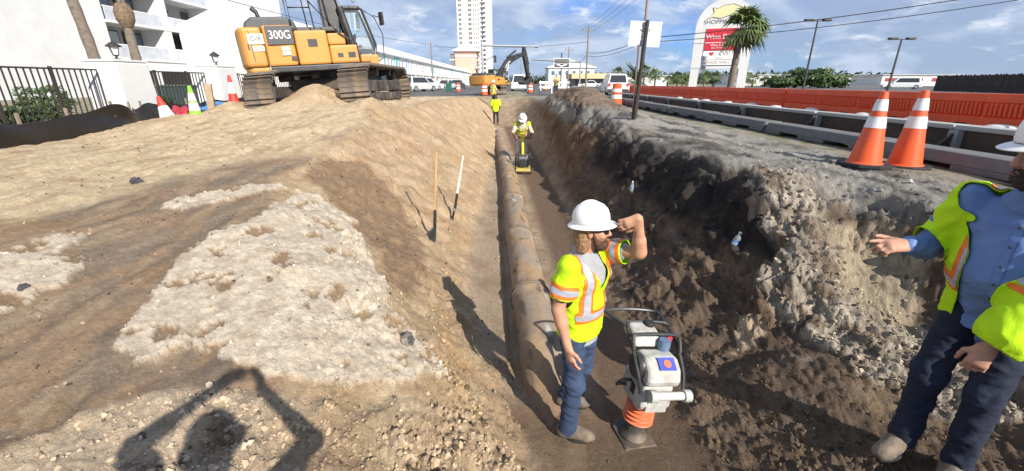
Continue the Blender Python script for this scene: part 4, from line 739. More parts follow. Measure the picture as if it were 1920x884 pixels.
    c = MB(); c.cyl((-.2,0,.5),(1.4,0,.55),.09,n=12); put(c,'bucket_cylinder',BLK,MS,smooth=True); c = MB(); c.cyl((1.4,0,.55),(2.45,0,.4),.05,n=10); put(c,'cylinder_rod',CHROME,MS,smooth=True)
    c = MB(); c.cyl((2.45,-.25,.4),(2.75,-.25,.0),.06,n=8); c.cyl((2.45,.25,.4),(2.75,.25,.0),.06,n=8); c.cyl((2.45,0,.4),(3.25,0,.25),.07,n=8); put(c,'linkage',BLK,MS)
    MK = MS @ Matrix.Translation((2.85,0,0)) @ Matrix.Rotation(-bucket,4,'Y')
    if boomtext:
        for yy, r in ((-.275,0),(.275,math.pi)):
            o = txt('lettering', boomtext, .42, WHITE2, t, (0,0,0),(0,0,0),.004); o.matrix_local = MB_ @ Matrix.Translation((2.35,yy,.68)) @ Matrix.Rotation(r,4,'Z') @ Matrix.Rotation(rad(90),4,'X') @ Matrix.Rotation(rad(14)*(1 if r == 0 else -1),4,'Z')
    out = [(-.1,.25),(.35,.3),(.75,.05),(.98,-.45),(1.0,-.95),(.75,-1.25),(.6,-1.22),(.82,-.92),(.8,-.5),(.6,-.1),(.3,.12),(-.1,.1)]
    m = MB(); m.xz(out,-.55,.55); bk = put(m,'bucket',pm('bucket_steel',(.10,.085,.075),.55,metal=.3,var=.3,dirt=(.25,.16,.09),damt=.6),MK)
    for y in (-.56,.53): m = MB(); m.xz([(-.1,.2),(.35,.26),(.72,.02),(.94,-.45),(.94,-.95),(.7,-1.2),(.1,-.3)],y,y+.03); put(m,'bucket_side',BLK,MK)
    for k in range(5): m = MB(); y = -.48+k*.24; m.box((.58,y,-1.33),(.09,.09,.24),None,0,.5); put(m,'tooth',CHROME,MK)
    # cab
    x0,x1,y0,y1,z0,z1 = .05,1.75,.32,1.38,1.28,3.05
    cabp = [(x0,z0),(x1,z0),(x1+.02,z0+.55),(x1-.35,z1-.1),(x1-.5,z1),(x0+.05,z1),(x0,z1-.1)]
    m = MB(); m.b2((x0,y0,z0),(x1,y1,z0+.32)); cab = put(m,'cab_base',YEL,MU,bevel=.04)
    m = MB(); m.b2((x0+.02,y0+.02,z1-.12),(x1-.42,y1-.02,z1)); put(m,'cab_roof',BLK,MU,bevel=.05)
    m = MB(); m.b2((x0+.0,y0+.03,z0+.3),(x0+.14,y1-.03,z1-.1)); put(m,'cab_back',BLK,MU,bevel=.03)
    for y in (y0+.02,y1-.1):
        for pts in ([(x1-.03,y+.04,z0+.3),(x1-.02,y+.04,z0+.6),(x1-.36,y+.04,z1-.12),(x1-.5,y+.04,z1-.06)],[(x0+.62,y+.04,z0+.3),(x0+.5,y+.04,z1-.08)]): m = MB(); m.tube(pts,.05,6); put(m,'cab_pillar',BLK,MU)
        m = MB(); m.b2((x0+.1,y+.0,z0+.32),(x0+.62,y+.07,z0+.95)); put(m,'cab_panel',BLK,MU)
        m = MB(); m.add([(x0+.66,y+.04,z0+.34),(x1-.06,y+.04,z0+.34),(x1-.05,y+.04,z0+.6),(x1-.4,y+.04,z1-.13),(x0+.55,y+.04,z1-.13)],[(0,1,2,3,4)]); put(m,'side_glass',CABGL,MU)
    m = MB(); m.add([(x1-.01,y0+.1,z0+.34),(x1-.01,y1-.1,z0+.34),(x1,y1-.1,z0+.6),(x1,y0+.1,z0+.6)],[(0,1,2,3)]); m.add([(x1,y0+.1,z0+.6),(x1,y1-.1,z0+.6),(x1-.36,y1-.1,z1-.14),(x1-.36,y0+.1,z1-.14)],[(0,1,2,3)]); put(m,'windscreen',CABGL,MU)
    m = MB(); m.b2((x0+.25,y0+.3,z0+.3),(x0+.75,y1-.3,z0+.62)); m.b2((x0+.22,y0+.3,z0+.62),(x0+.36,y1-.3,z0+1.3)); put(m,'seat',RUBBER,MU,bevel=.05)
    for y in (y0+.28,y1-.3): m = MB(); m.cyl((x0+.85,y,z0+.3),(x0+.95,y,z0+.85),.025,n=6); m.box((x0+.96,y,z0+.9),(.06,.06,.14)); put(m,'joystick',RUBBER,MU)
    m = MB(); m.tube([(x1-.3,y0-.02,z1-.15),(x1+.05,y0-.08,z1-.35),(x1+.28,y0-.12,z0+.9),(x1+.2,y0-.1,z0+.2),(x1,y0-.02,z0+.12)],.02,6); put(m,'mirror_rail',BLK,MU)
    m = MB(); m.box((x1+.28,y0-.28,z1-.42),(.08,.22,.38),(0,0,.4)); m.cyl((x1+.02,y0-.08,z1-.3),(x1+.28,y0-.2,z1-.38),.015,n=6); put(m,'mirror',BLK,MU,bevel=.02)
    return t, MU, MB_, MS, MK
ex1, MU1, MB1, MS1, MK1 = excavator('large yellow and black excavator perched on the sand mound at the left',(-5.5,14.55,.34),rad(90),rad(27),rad(-4.2),rad(73),rad(-152),rad(-70),True,gauge=1.30,upper=(.82,.85,1.0))
ex2, MU2, MB2, MS2, MK2 = excavator('smaller excavator with a black boom digging at the far end of the trench',(-1.5,40.5,-.02),rad(90),rad(45),0,rad(33),rad(-106),rad(-20),False,shoes=False,gauge=1.05,tw=.7,scale=.74,boomtext='DEERE')
# ================================================================ parked vehicles
def car(loc, rz, label, paint, L_=4.7, W_=1.85, H_=1.72, kind='suv', group=None):
    t = thing('parked_car',label,'car',loc,rz,group); h = W_/2; zb = .95 if kind != 'sedan' else .82; P = pm(paint[0],paint[1],.28,var=.03,spec=.6,dirt=tuple(c*.7 for c in paint[1]),damt=.25,dscale=2)
    m = MB(); m.prism([(-L_/2,.35),(-L_/2+.02,.75),(-L_/2+.12,zb),(L_/2-1.15,zb),(L_/2-.15,zb-.18),(L_/2,.62),(L_/2-.02,.35),(L_/2-.2,.24),(-L_/2+.2,.24)],'x',-h,h); m.build('body',P,t,bevel=.09,seg=3)
    rear = -L_/2+(.25 if kind != 'sedan' else .95); rt = rear+(.22 if kind != 'sedan' else .7); ft = L_/2-2.1; fb = L_/2-1.25; hi = h-.06; ht = h-.24
    V = [(-hi,rear,zb-.02),(hi,rear,zb-.02),(hi,fb,zb-.02),(-hi,fb,zb-.02),(-ht,rt,H_),(ht,rt,H_),(ht,ft,H_),(-ht,ft,H_)]; m = MB(); m.add(V,[(0,3,2,1),(4,5,6,7),(0,1,5,4),(1,2,6,5),(2,3,7,6),(3,0,4,7)]); m.build('cabin',P,t,bevel=.07,seg=3)
    def glass(name, q, u0=.12, u1=.86):
        a,b,c,d = [Vector(V[i]) for i in q]; n = (b-a).cross(d-a).normalized(); lo = a.lerp(d,u0); lr = b.lerp(c,u0); ul = a.lerp(d,u1); ur = b.lerp(c,u1); pad = .08
        pts = [lo.lerp(lr,pad),lo.lerp(lr,1-pad),ul.lerp(ur,1-pad),ul.lerp(ur,pad)]; m = MB(); m.add([p+n*.012 for p in pts]+[p-n*.03 for p in pts],[(0,1,2,3),(0,4,5,1),(1,5,6,2),(2,6,7,3),(3,7,4,0)]); m.build(name,DARKGLASS,t)
    glass('rear_window',(0,1,5,4)); glass('windscreen',(2,3,7,6)); glass('side_window',(1,2,6,5)); glass('side_window',(3,0,4,7))
    for sx in (-1,1):
        for y in (-L_/2+.85,L_/2-.9):
            m = MB(); m.cyl((sx*(h-.2),y,.34),(sx*(h+.01),y,.34),.34,n=20); w = m.build('wheel',RUBBER,t,bevel=.03); m = MB(); m.cyl((sx*(h+.011),y,.34),(sx*(h+.02),y,.34),.21,n=14); m.build('rim',GALV,w)
        m = MB(); m.box((sx*(h-.16),-L_/2-.005,.86),(.2,.05,.24)); m.build('tail_light',REDT,t,bevel=.01); m = MB(); m.box((sx*(h-.24),L_/2-.06,.70),(.34,.1,.14)); m.build('headlight',pm('lamp_clear',(.7,.72,.75),.1),t,bevel=.02); m = MB(); m.box((sx*(h+.06),L_/2-1.55,zb+.06),(.16,.1,.13)); m.build('mirror',P,t,bevel=.02)
    m = MB(); m.b2((-h+.05,-L_/2-.03,.3),(h-.05,-L_/2+.05,.52)); m.build('bumper',pm('bumper_dark',(.04,.04,.042),.6),t,bevel=.03); m = MB(); m.b2((-.26,-L_/2-.045,.66),(.26,-L_/2-.01,.80)); m.build('number_plate',WHITE2,t)
    return t
WP = ('paint_white',(.74,.75,.76)); SP = ('paint_silver',(.48,.49,.50)); DP = ('paint_black',(.03,.03,.034)); BP = ('paint_beige',(.40,.38,.34))
car((8.95,40,.02),rad(-2),'white SUV seen from behind on the road right of the mound',WP); car((-11.4,56,.015),rad(-35),'silver SUV parked nearest along the town houses',SP); car((-12.0,64,.015),rad(-40),'white SUV parked second along the town houses',WP); car((-10.6,74,.015),rad(-20),'silver saloon parked third along the town houses',SP,kind='sedan',H_=1.45); car((-9.6,80,.015),rad(-10),'black car parked farthest along the town houses',DP,kind='sedan',H_=1.45)
car((.9,58,.015),rad(178),'white van standing on the road behind the far excavator',WP,H_=2.0,L_=5.2); car((-13.4,49,.015),rad(-60),'dark teal jeep half hidden by the sand mound',('paint_teal',(.05,.12,.11)),H_=1.8); car((67,78,.03),rad(60),'white pickup parked before the depot',WP,L_=5.4,H_=1.85); car((15.5,90,.03),rad(80),'white car parked before the tan shop',WP,kind='sedan',H_=1.45)
def barrel(loc, label, dark=False):
    t = thing('traffic_barrel',label,'barrel',loc,0,'traffic barrels'); pr = [(.28,.05),(.27,.3),(.255,.31),(.25,.55),(.235,.56),(.23,.80),(.215,.81),(.21,1.0),(.001,1.02)]; m = MB(); m.lathe(pr,n=20); m.build('drum',CONEO,t,smooth=40)
    for a,b,r in ((.32,.52,.262),(.62,.78,.242)): m = MB(); m.lathe([(r,a),(r-.012,b)],n=20); m.build('white_band',REFL,t)
    m = MB(); m.lathe([(.38,0),(.38,.05),(.28,.06)],n=20); m.build('rubber_ring',RUBBER,t)
CONEO = pm('cone_orange',(.78,.10,.02),.5,var=.08,dirt=(.45,.10,.05),damt=.5,dscale=5); REFL = pm('cone_white',(.72,.73,.74),.35,var=.06,dirt=(.45,.44,.42),damt=.5,dscale=9)
for X,Y,lab in ((5.0,21.5,'orange barrel half hidden behind the right mound'),(-2.3,37.6,'striped barrel at the left track of the far excavator'),(-1.6,37.8,'striped barrel behind the far excavator counterweight'),(-6.2,52,'striped barrel before the parked black car'),(1.9,47,'striped barrel right of the far excavator cab'),(4.6,62,'distant striped barrel left of the clipboard worker')): barrel((X,Y,.02 if Y > 30 else hz(X,Y)),lab)
t = thing('waste_bin','dark green wheeled bin beside the parked cars','bin',(-7.7,55,.015)); m = MB(); m.box((0,0,.5),(.6,.65,.9),None,0,1.12); m.build('body',pm('bin_green',(.02,.12,.09),.5),t,bevel=.03); m = MB(); m.box((0,0,1.0),(.72,.78,.08)); m.build('lid',pm('bin_green',(.02,.12,.09),.5),t,bevel=.02)
for s in (-1,1): m = MB(); m.cyl((s*.3,.3,.1),(s*.36,.3,.1),.1,n=12); m.build('wheel',RUBBER,t)
for X,Y,rz,lab in ((3.0,40.2,.2,'white trestle barricade beside the far bucket'),(4.6,41,-.3,'white trestle barricade right of the clipboard worker')):
    t = thing('barricade',lab,'barricade',(X,Y,0),rz)
    for z in (.55,.95): m = MB(); m.b2((-.6,-.02,z),(.6,.02,z+.2)); m.build('board',WHITE2,t)
    for s in (-.5,.5): m = MB(); m.cyl((s,-.3,0),(s,.0,1.2),.03,n=6); m.cyl((s,.3,0),(s,.0,1.2),.03,n=6); m.build('trestle',GALV,t)
# ================================================================ barriers, cones and small things
ORANGE = pm('barrier_orange',(.88,.105,.03),.5,var=.12,scale=2,dirt=(.58,.075,.035),damt=.5,dscale=1.2); CONEO = pm('cone_orange',(.78,.10,.02),.5,var=.08,dirt=(.45,.10,.05),damt=.5,dscale=5); REFL = pm('cone_white',(.72,.73,.74),.35,var=.06,dirt=(.45,.44,.42),damt=.5,dscale=9)  # barrier orange brightened in its base colour for sunlight coming through the plastic
def plastic_barriers():
    rib = MB(); rib.xz([(-.03,.27),(-.03,.55),(.0,.585),(.03,.55),(.03,.27),(0,.235)],0,.001); rib = MB()
    rib.tube([(0,0,.245),(-.028,0,.29),(-.028,.03,.53),(0,.035,.585)],[.02,.034,.034,.02],6); rme = rib.mesh('rib'); rme.materials.append(ORANGE)
    body = MB(); body.xz([(-.15,0),(-.15,.24),(-.095,.27),(-.095,.56),(-.13,.60),(-.12,.78),(.12,.78),(.15,0)],.01,1.99); bme = body.mesh('body'); bme.materials.append(ORANGE)
    conn = MB(); conn.cyl((-.0,0,0.02),(0,0,.74),.07,n=10); cme = conn.mesh('connector'); cme.materials.append(ORANGE)
    fork = MB(); fork.b2((-.155,.3,.0),(-.149,.62,.09)); fme = fork.mesh('fork_slot'); fme.materials.append(pm('slot_dark',(.05,.01,.008),.9))
    for k in range(2,20):
        y = 4.6+k*2; x = 11.35+.012*k+rng.uniform(-.03,.03)-.05*max(0,k-14)
        t = thing('plastic_barrier',ORD[k-2]+' orange ribbed plastic barrier section counted from the right edge','barrier',(x,y,.022),rng.uniform(-.012,.012),'orange plastic barrier sections')
        link('body',bme,t); o = link('connector',cme,t); link('fork_slot',fme,t); o = link('fork_slot',fme,t); o.location = (0,1.08,0)
        if k < 11:
            for i in range(18): o = link('rib',rme,t); o.location = (-.09,.12+i*.105,0)
        else:
            j = MB()
            for i in range(18): j.add([tuple(v.co) for v in rme.vertices],[tuple(p.vertices) for p in rme.polygons],0,Matrix.Translation((-.09,.12+i*.105,0)))
            j.build('rib_band',ORANGE,t)
plastic_barriers()
def low_barriers():
    DST = pm('dark_steel',(.045,.03,.026),.6,metal=.2,var=.35,scale=2.5,dirt=(.085,.06,.05),damt=.5); CAP = pm('pale_concrete',(.37,.37,.36),.8,var=.1,scale=3,bump=.1,dirt=(.30,.29,.28),damt=.4)
    for k in range(1,9):
        y = .4+k*3.02; x = 5.42+rng.uniform(-.03,.03); L_ = 3.0
        t = thing('kerb_barrier',ORD[k-1]+' low concrete barrier section counted from the right edge','barrier',(x,y,.02+.01*k),rng.uniform(-.012,.012),'low concrete barrier sections')
        m = MB(); m.xz([(0,.06),(.05,.21),(.42,.21),(.47,.06)],.02,L_-.02); m.build('upper_body',CONC,t,bevel=.02)
        for a,b in ((.02,.55),(1.15,1.85),(2.45,2.98)): m = MB(); m.b2((-.01,a,0),(.48,b,.062)); m.build('foot',CONC,t,bevel=.01)
        t = thing('steel_trough',ORD[k-1]+' dark steel trough section with pale rail from the right edge','trough',(x+.62,y,.0),0,'dark steel trough sections')
        m = MB(); m.b2((0,.01,.02),(.5,L_-.01,.045)); m.build('floor',DST,t); m = MB(); m.b2((.46,.01,.046),(.52,L_-.01,.40)); m.build('panel',DST,t); m = MB(); m.b2((.42,.008,.402),(.68,L_-.008,.47)); m.build('cap',CAP,t,bevel=.012)
        m = MB(); m.xz([(.46,.05),(.46,.40),(.40,.40),(.05,.05)],L_-.09,L_-.05); m.build('gusset',DST,t)
        m = MB(); m.b2((.36,L_-.14,.05),(.46,L_+.0,.40)); m.build('joint_post',pm('pale_steel',(.25,.25,.25),.6),t)
low_barriers()
for k in range(11):
    y = 7.5+k*2.1+rng.uniform(-.3,.3); m = MB(); M = Matrix.Translation((10.75+rng.uniform(-.15,.15),y,.09)) @ Matrix.Rotation(rng.uniform(-.4,.4),4,'Z') @ Matrix.Diagonal((.22,.34,.10,1)); m.lathe([(.02,-1),(.6,-.85),(.95,-.3),(1,.1),(.75,.7),(.3,.95),(.02,1)],n=12,M=M); o = m.build('sandbag',pm('sandbag_white',(.62,.61,.58),.9,var=.15,scale=6,bump=.4,bscale=15),smooth=True); tag(o,ORD[k]+' pale sandbag at the barrier foot counted from the right edge','sandbag','sandbags along the barrier')
def cone(loc, label, h=.92, r=.175, cols=(None,None), stacked=False, tilt=(0,0), group=None, base=.40, bands=((.50,.66),(.74,.90)), rot=0):
    t = thing('traffic_cone',label,'traffic cone',loc,rot,group); t.rotation_euler = (tilt[0],tilt[1],rot); body, band = cols[0] or CONEO, cols[1] or REFL; z0 = .05
    for j in range(2 if stacked else 1):
        m = MB(); pts = []; zz = j*.045
        for i in range(8): a = math.pi/8+math.pi/4*i; pts.append((base*.72*math.cos(a),base*.72*math.sin(a)))
        if j: pts = [(x*math.cos(.35)-y*math.sin(.35),x*math.sin(.35)+y*math.cos(.35)) for x,y in pts]
        m.prism(pts,'z',zz,zz+.04); m.build('rubber_base',RUBBER,t,bevel=.008); z0 = zz+.04
    rt = .038; R_ = lambda u: r+(rt-r)*u
    m = MB(); m.lathe([(r*1.12,z0),(r*1.05,z0+.015)]+[(R_(u/12),z0+.015+(h-z0)*u/12) for u in range(13)]+[(rt*.8,h+.02),(0.001,h+.02)],n=28); m.build('cone_body',body,t,smooth=True)
    for a,b in bands: m = MB(); m.lathe([(R_(a)+.004,z0+.015+(h-z0)*a),(R_(b)+.004,z0+.015+(h-z0)*b)],n=28); m.build('reflective_band',band,t,smooth=True)
    return t
cone((4.47,5.42,hz(4.47,5.42)-.01),'orange cone with two white bands on a doubled black base',stacked=True,group='tall cones on the right',tilt=(0,.02))
cone((5.03,5.47,hz(5.03,5.47)-.01),'orange cone with two white bands nearest the concrete barrier',group='tall cones on the right',tilt=(0,-.01))
LIME = pm('cone_lime',(.22,.72,.03),.5,var=.05); CRED = pm('cone_red',(.60,.05,.03),.5,var=.08)
cone((-8.0,10.3,hz(-8.0,10.3)-.1),'leaning red cone with a white lower half half buried in sand',h=.55,r=.16,cols=(CRED,None),bands=((.02,.55),),tilt=(-.1,-.3),base=.3)
cone((-8.35,11.7,hz(-8.35,11.7)-.05),'lime green and white striped cone by the silt fence',h=.75,r=.14,cols=(LIME,None),bands=((.14,.42),(.48,.76)),base=.3)
cone((-8.2,13.2,hz(-8.2,13.2)-.08),'red and white channelizer cone beside the wooden stake',h=.8,r=.14,cols=(CRED,None),bands=((.35,.75),),base=.3)
m = MB(); m.box((0,0,.25),(.16,.1,.8),(.05,.08,.3)); o = m.build('wooden_stake',pm('stake_wood',(.36,.28,.19),.85,var=.2,scale=9)); o.location = (-8.35,12.4,hz(-8.35,12.4)); tag(o,'pale wooden stake stuck in the sand by the lime cone','stake')
def crumple(name, loc, s, mat, label, cat, seed):
    r = np.random.RandomState(seed); m = MB(); bm = bmesh.new(); bmesh.ops.create_icosphere(bm,subdivisions=3,radius=1)
    for v in bm.verts: n = v.co.copy(); k = 1+.25*math.sin(n.x*5+seed)*math.cos(n.y*4)+.2*math.sin(n.z*7+n.x*3+seed)+.08*r.randn(); v.co = Vector((n.x*s[0],n.y*s[1],max(-.3,n.z)*s[2]))*k
    me = bpy.data.meshes.new(name); bm.to_mesh(me); bm.free(); o = link(name,me,None,mat); o.location = loc; tag(o,label,cat); return o
crumple('tarp',(-8.6,12.9,hz(-8.6,12.9)),(.3,.3,.22),pm('tarp_blue',(.07,.20,.42),.5,var=.2),'crumpled blue tarp bundle behind the red channelizer','tarp',3); crumple('cloth_bundle',(-8.9,12.0,hz(-8.9,12.0)),(.2,.25,.3),pm('mesh_red',(.35,.03,.05),.7),'dark red plastic bundle behind the lime cone','bundle',5)
# caution tape along the barrier tops
m = MB(); pts = [(4.47,5.42,.96),(6.5,6.6,.84),(9.5,8.0,.80),(11.25,9.2,.83),(11.25,7.0,.82),(11.25,4.6,.84)]
P = [Vector(p) for p in pts]; V = []; F = []
for i in range(len(P)-1):
    for k in range(8): u = k/8; q = P[i].lerp(P[i+1],u); q.z -= .10*math.sin(u*math.pi)*(1 if i < 3 else .15); V += [tuple(q),tuple(q+Vector((0,0,.05)))]
F = [(2*i,2*i+2,2*i+3,2*i+1) for i in range(len(V)//2-1)]
V2 = V[2*24:]; F2 = [(2*i,2*i+2,2*i+3,2*i+1) for i in range(len(V2)//2-1)]
o = link('caution_tape',np_mesh('caution_tape',np.array(V2),np.array(F2)),None,pm('tape_yellow',(.70,.50,.05),.5)); sd_ = o.modifiers.new('s','SOLIDIFY'); sd_.thickness = .002; tag(o,'yellow caution tape along the top of the right barriers','tape')
# ---- posted sign
t = thing('posted_sign','pale placard on a leaning dark post at the trench edge','sign',(2.77,10,hz(2.77,10)-.1)); m = MB(); m.cyl((0,0,0),(.09,0,2.12),.045,.04,10); m.build('post',pm('post_brown',(.035,.025,.022),.6,var=.3),t)
m = MB(); m.box((.08,.07,1.86),(.68,.008,.50),(0,.04,0)); b = m.build('placard',pm('placard_white',(.50,.57,.68),.4,var=.03),t); m = MB(); m.box((.06,.062,1.86),(.27,.004,.26),(0,.04,0)); m.build('printed_panel',WHITE2,t)
txt('lettering','ADDE',.095,INK,t,(.07,.056,1.93),(rad(90),rad(2),0),.001); txt('lettering','850 14',.045,pm('ink_grey',(.35,.35,.36),.5),t,(.06,.056,1.8),(rad(90),rad(2),0),.001)
m = MB(); m.b2((-.055,.03,.0),(-.02,.06,1.65)); m.build('brace',pm('brace_wood',(.14,.10,.08),.7),t)
# ---- pipe
def pipe():
    t = thing('water_pipe','mud covered pipe lying along the trench floor','pipe')
    ys = np.arange(2.65,22.6,.045); n = 40; R_ = .215; V = []; C = []
    A = np.linspace(0,2*math.pi,n,endpoint=False); Yg,Ag = np.meshgrid(ys,A,indexing='ij'); yf = Yg.ravel(); af = Ag.ravel()
    rr = R_+.010*fbm(yf*5,af*2,4,3)+.014*np.clip(fbm(yf*2.2+9,np.cos(af)*1.5,4,5),0,1)
    for c in (4.6,6.7,9.0,11.4,13.9,16.6,19.2): rr += .022*np.exp(-((yf-c)/.10)**4)+.010*np.exp(-((yf-c-.3)/.05)**2)*np.sin(af*7+c)
    mud = sstep(-.15,.25,fbm(yf*1.1,np.sin(af)*1.4+np.cos(af),4,7)+.15*np.cos(af)*0)
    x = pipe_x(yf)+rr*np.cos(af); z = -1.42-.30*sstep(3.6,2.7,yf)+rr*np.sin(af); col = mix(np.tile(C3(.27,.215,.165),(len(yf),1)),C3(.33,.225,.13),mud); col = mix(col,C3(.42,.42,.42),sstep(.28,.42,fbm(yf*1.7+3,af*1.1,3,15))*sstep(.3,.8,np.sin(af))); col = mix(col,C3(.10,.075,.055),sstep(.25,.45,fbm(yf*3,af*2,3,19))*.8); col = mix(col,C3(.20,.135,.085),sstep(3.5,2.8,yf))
    i = (np.arange(len(ys)-1)[:,None]*n+np.arange(n)[None,:]).ravel(); j = (np.arange(len(ys)-1)[:,None]*n+(np.arange(n)+1)%n).ravel(); F = np.stack([i,j,j+n,i+n],1)
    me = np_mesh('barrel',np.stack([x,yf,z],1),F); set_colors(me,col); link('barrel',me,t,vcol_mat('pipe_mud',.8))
    for c in (4.6,6.7,9.0,11.4,13.9,16.6,19.2):
        m = MB(); m.tube([(float(pipe_x(c-.03)),c-.03,-1.42),(float(pipe_x(c+.03)),c+.03,-1.42)],.248,32); m.build('joint_band',pm('band_mud',(.13,.10,.075),.85,var=.4,scale=8,bump=.5,bscale=20),t)
pipe()
# ---- hand tools
def shovel(foot, top, label, wood, head='blade'):
    f = Vector(foot); p = Vector(top); d = (p-f).normalized(); t = thing('shovel',label,'shovel',foot); L_ = (p-f).length
    q = d.to_track_quat('Z','Y'); t.rotation_mode = 'QUATERNION'; t.rotation_quaternion = q
    m = MB(); m.tube([(0,0,.3),(0,0,L_*.6),(0,0,L_)],[.019,.018,.017],10); m.build('handle',wood,t,smooth=True); m = MB(); m.tube([(0,0,.1),(0,0,.2),(0,.0,.42)],[.024,.024,.022],10); m.build('socket',BLK,t,smooth=True)
    if head == 'blade':
        V = []; F = []
        for i in range(9):
            u = i/8; w = .105*(1-max(0,(u-.55)/.45)**2.2)+.002
            for k in range(7): s = -1+k/3; V.append((s*w,.03*s*s*1.2-.01,.17-.32*u))
        F = [(i*7+k,i*7+k+1,i*7+k+8,i*7+k+7) for i in range(8) for k in range(6)]; o = link('blade',np_mesh('blade',np.array(V),np.array(F)),t,BLK); s = o.modifiers.new('s','SOLIDIFY'); s.thickness = .004
    else:
        for k in range(4): m = MB(); x = -.075+.05*k; m.tube([(0,0,.12),(x,.01,.08),(x,.015,-.1)],.007,6); m.build('tine',BLK,t)
shovel((-1.13,5.86,hz(-1.13,5.86)+.08),(-1.03,5.84,.16),'long handled shovel with a wooden shaft stuck in the left slope',pm('shaft_wood',(.52,.33,.15),.55,var=.15,scale=12)); shovel((-1.02,7.15,hz(-1.02,7.15)+.06),(-.82,7.2,-.10),'pale handled fork standing in the slope behind the shovel',pm('shaft_pale',(.62,.58,.52),.5),'fork')
def bottle(loc, h, tilt, label):
    t = thing('water_bottle',label,'bottle',loc); t.rotation_euler = (tilt[0],tilt[1],0); s = h/.2; pr = [(.001,.004),(.028,0),(.032,.006),(.032,.045),(.029,.05),(.032,.055),(.032,.12),(.029,.14),(.016,.168),(.013,.175),(.013,.185)]
    m = MB(); m.lathe([(r*s,z*s) for r,z in pr],n=18); m.build('body',pm('bottle_clear',(.80,.86,.90),.08,trans=.75,var=.02),t,smooth=True); m = MB(); m.lathe([(.0325*s,.062*s),(.0325*s,.112*s)],n=18); m.build('label_band',pm('label_blue',(.10,.25,.55),.4,var=.3,scale=40,dirt=(.7,.75,.8),damt=.8,dscale=25),t,smooth=True); m = MB(); m.lathe([(.015*s,.182*s),(.015*s,.2*s),(.001,.2*s)],n=14); m.build('cap',WHITE2,t,smooth=True)
bottle((2.36,4.27,hz(2.36,4.27)-.01),.21,(.1,.25),'water bottle with a blue label tilted on the right bank'); bottle((1.96,6.85,hz(1.96,6.85)-.01),.17,(0,.05),'small water bottle farther along the dark right bank')
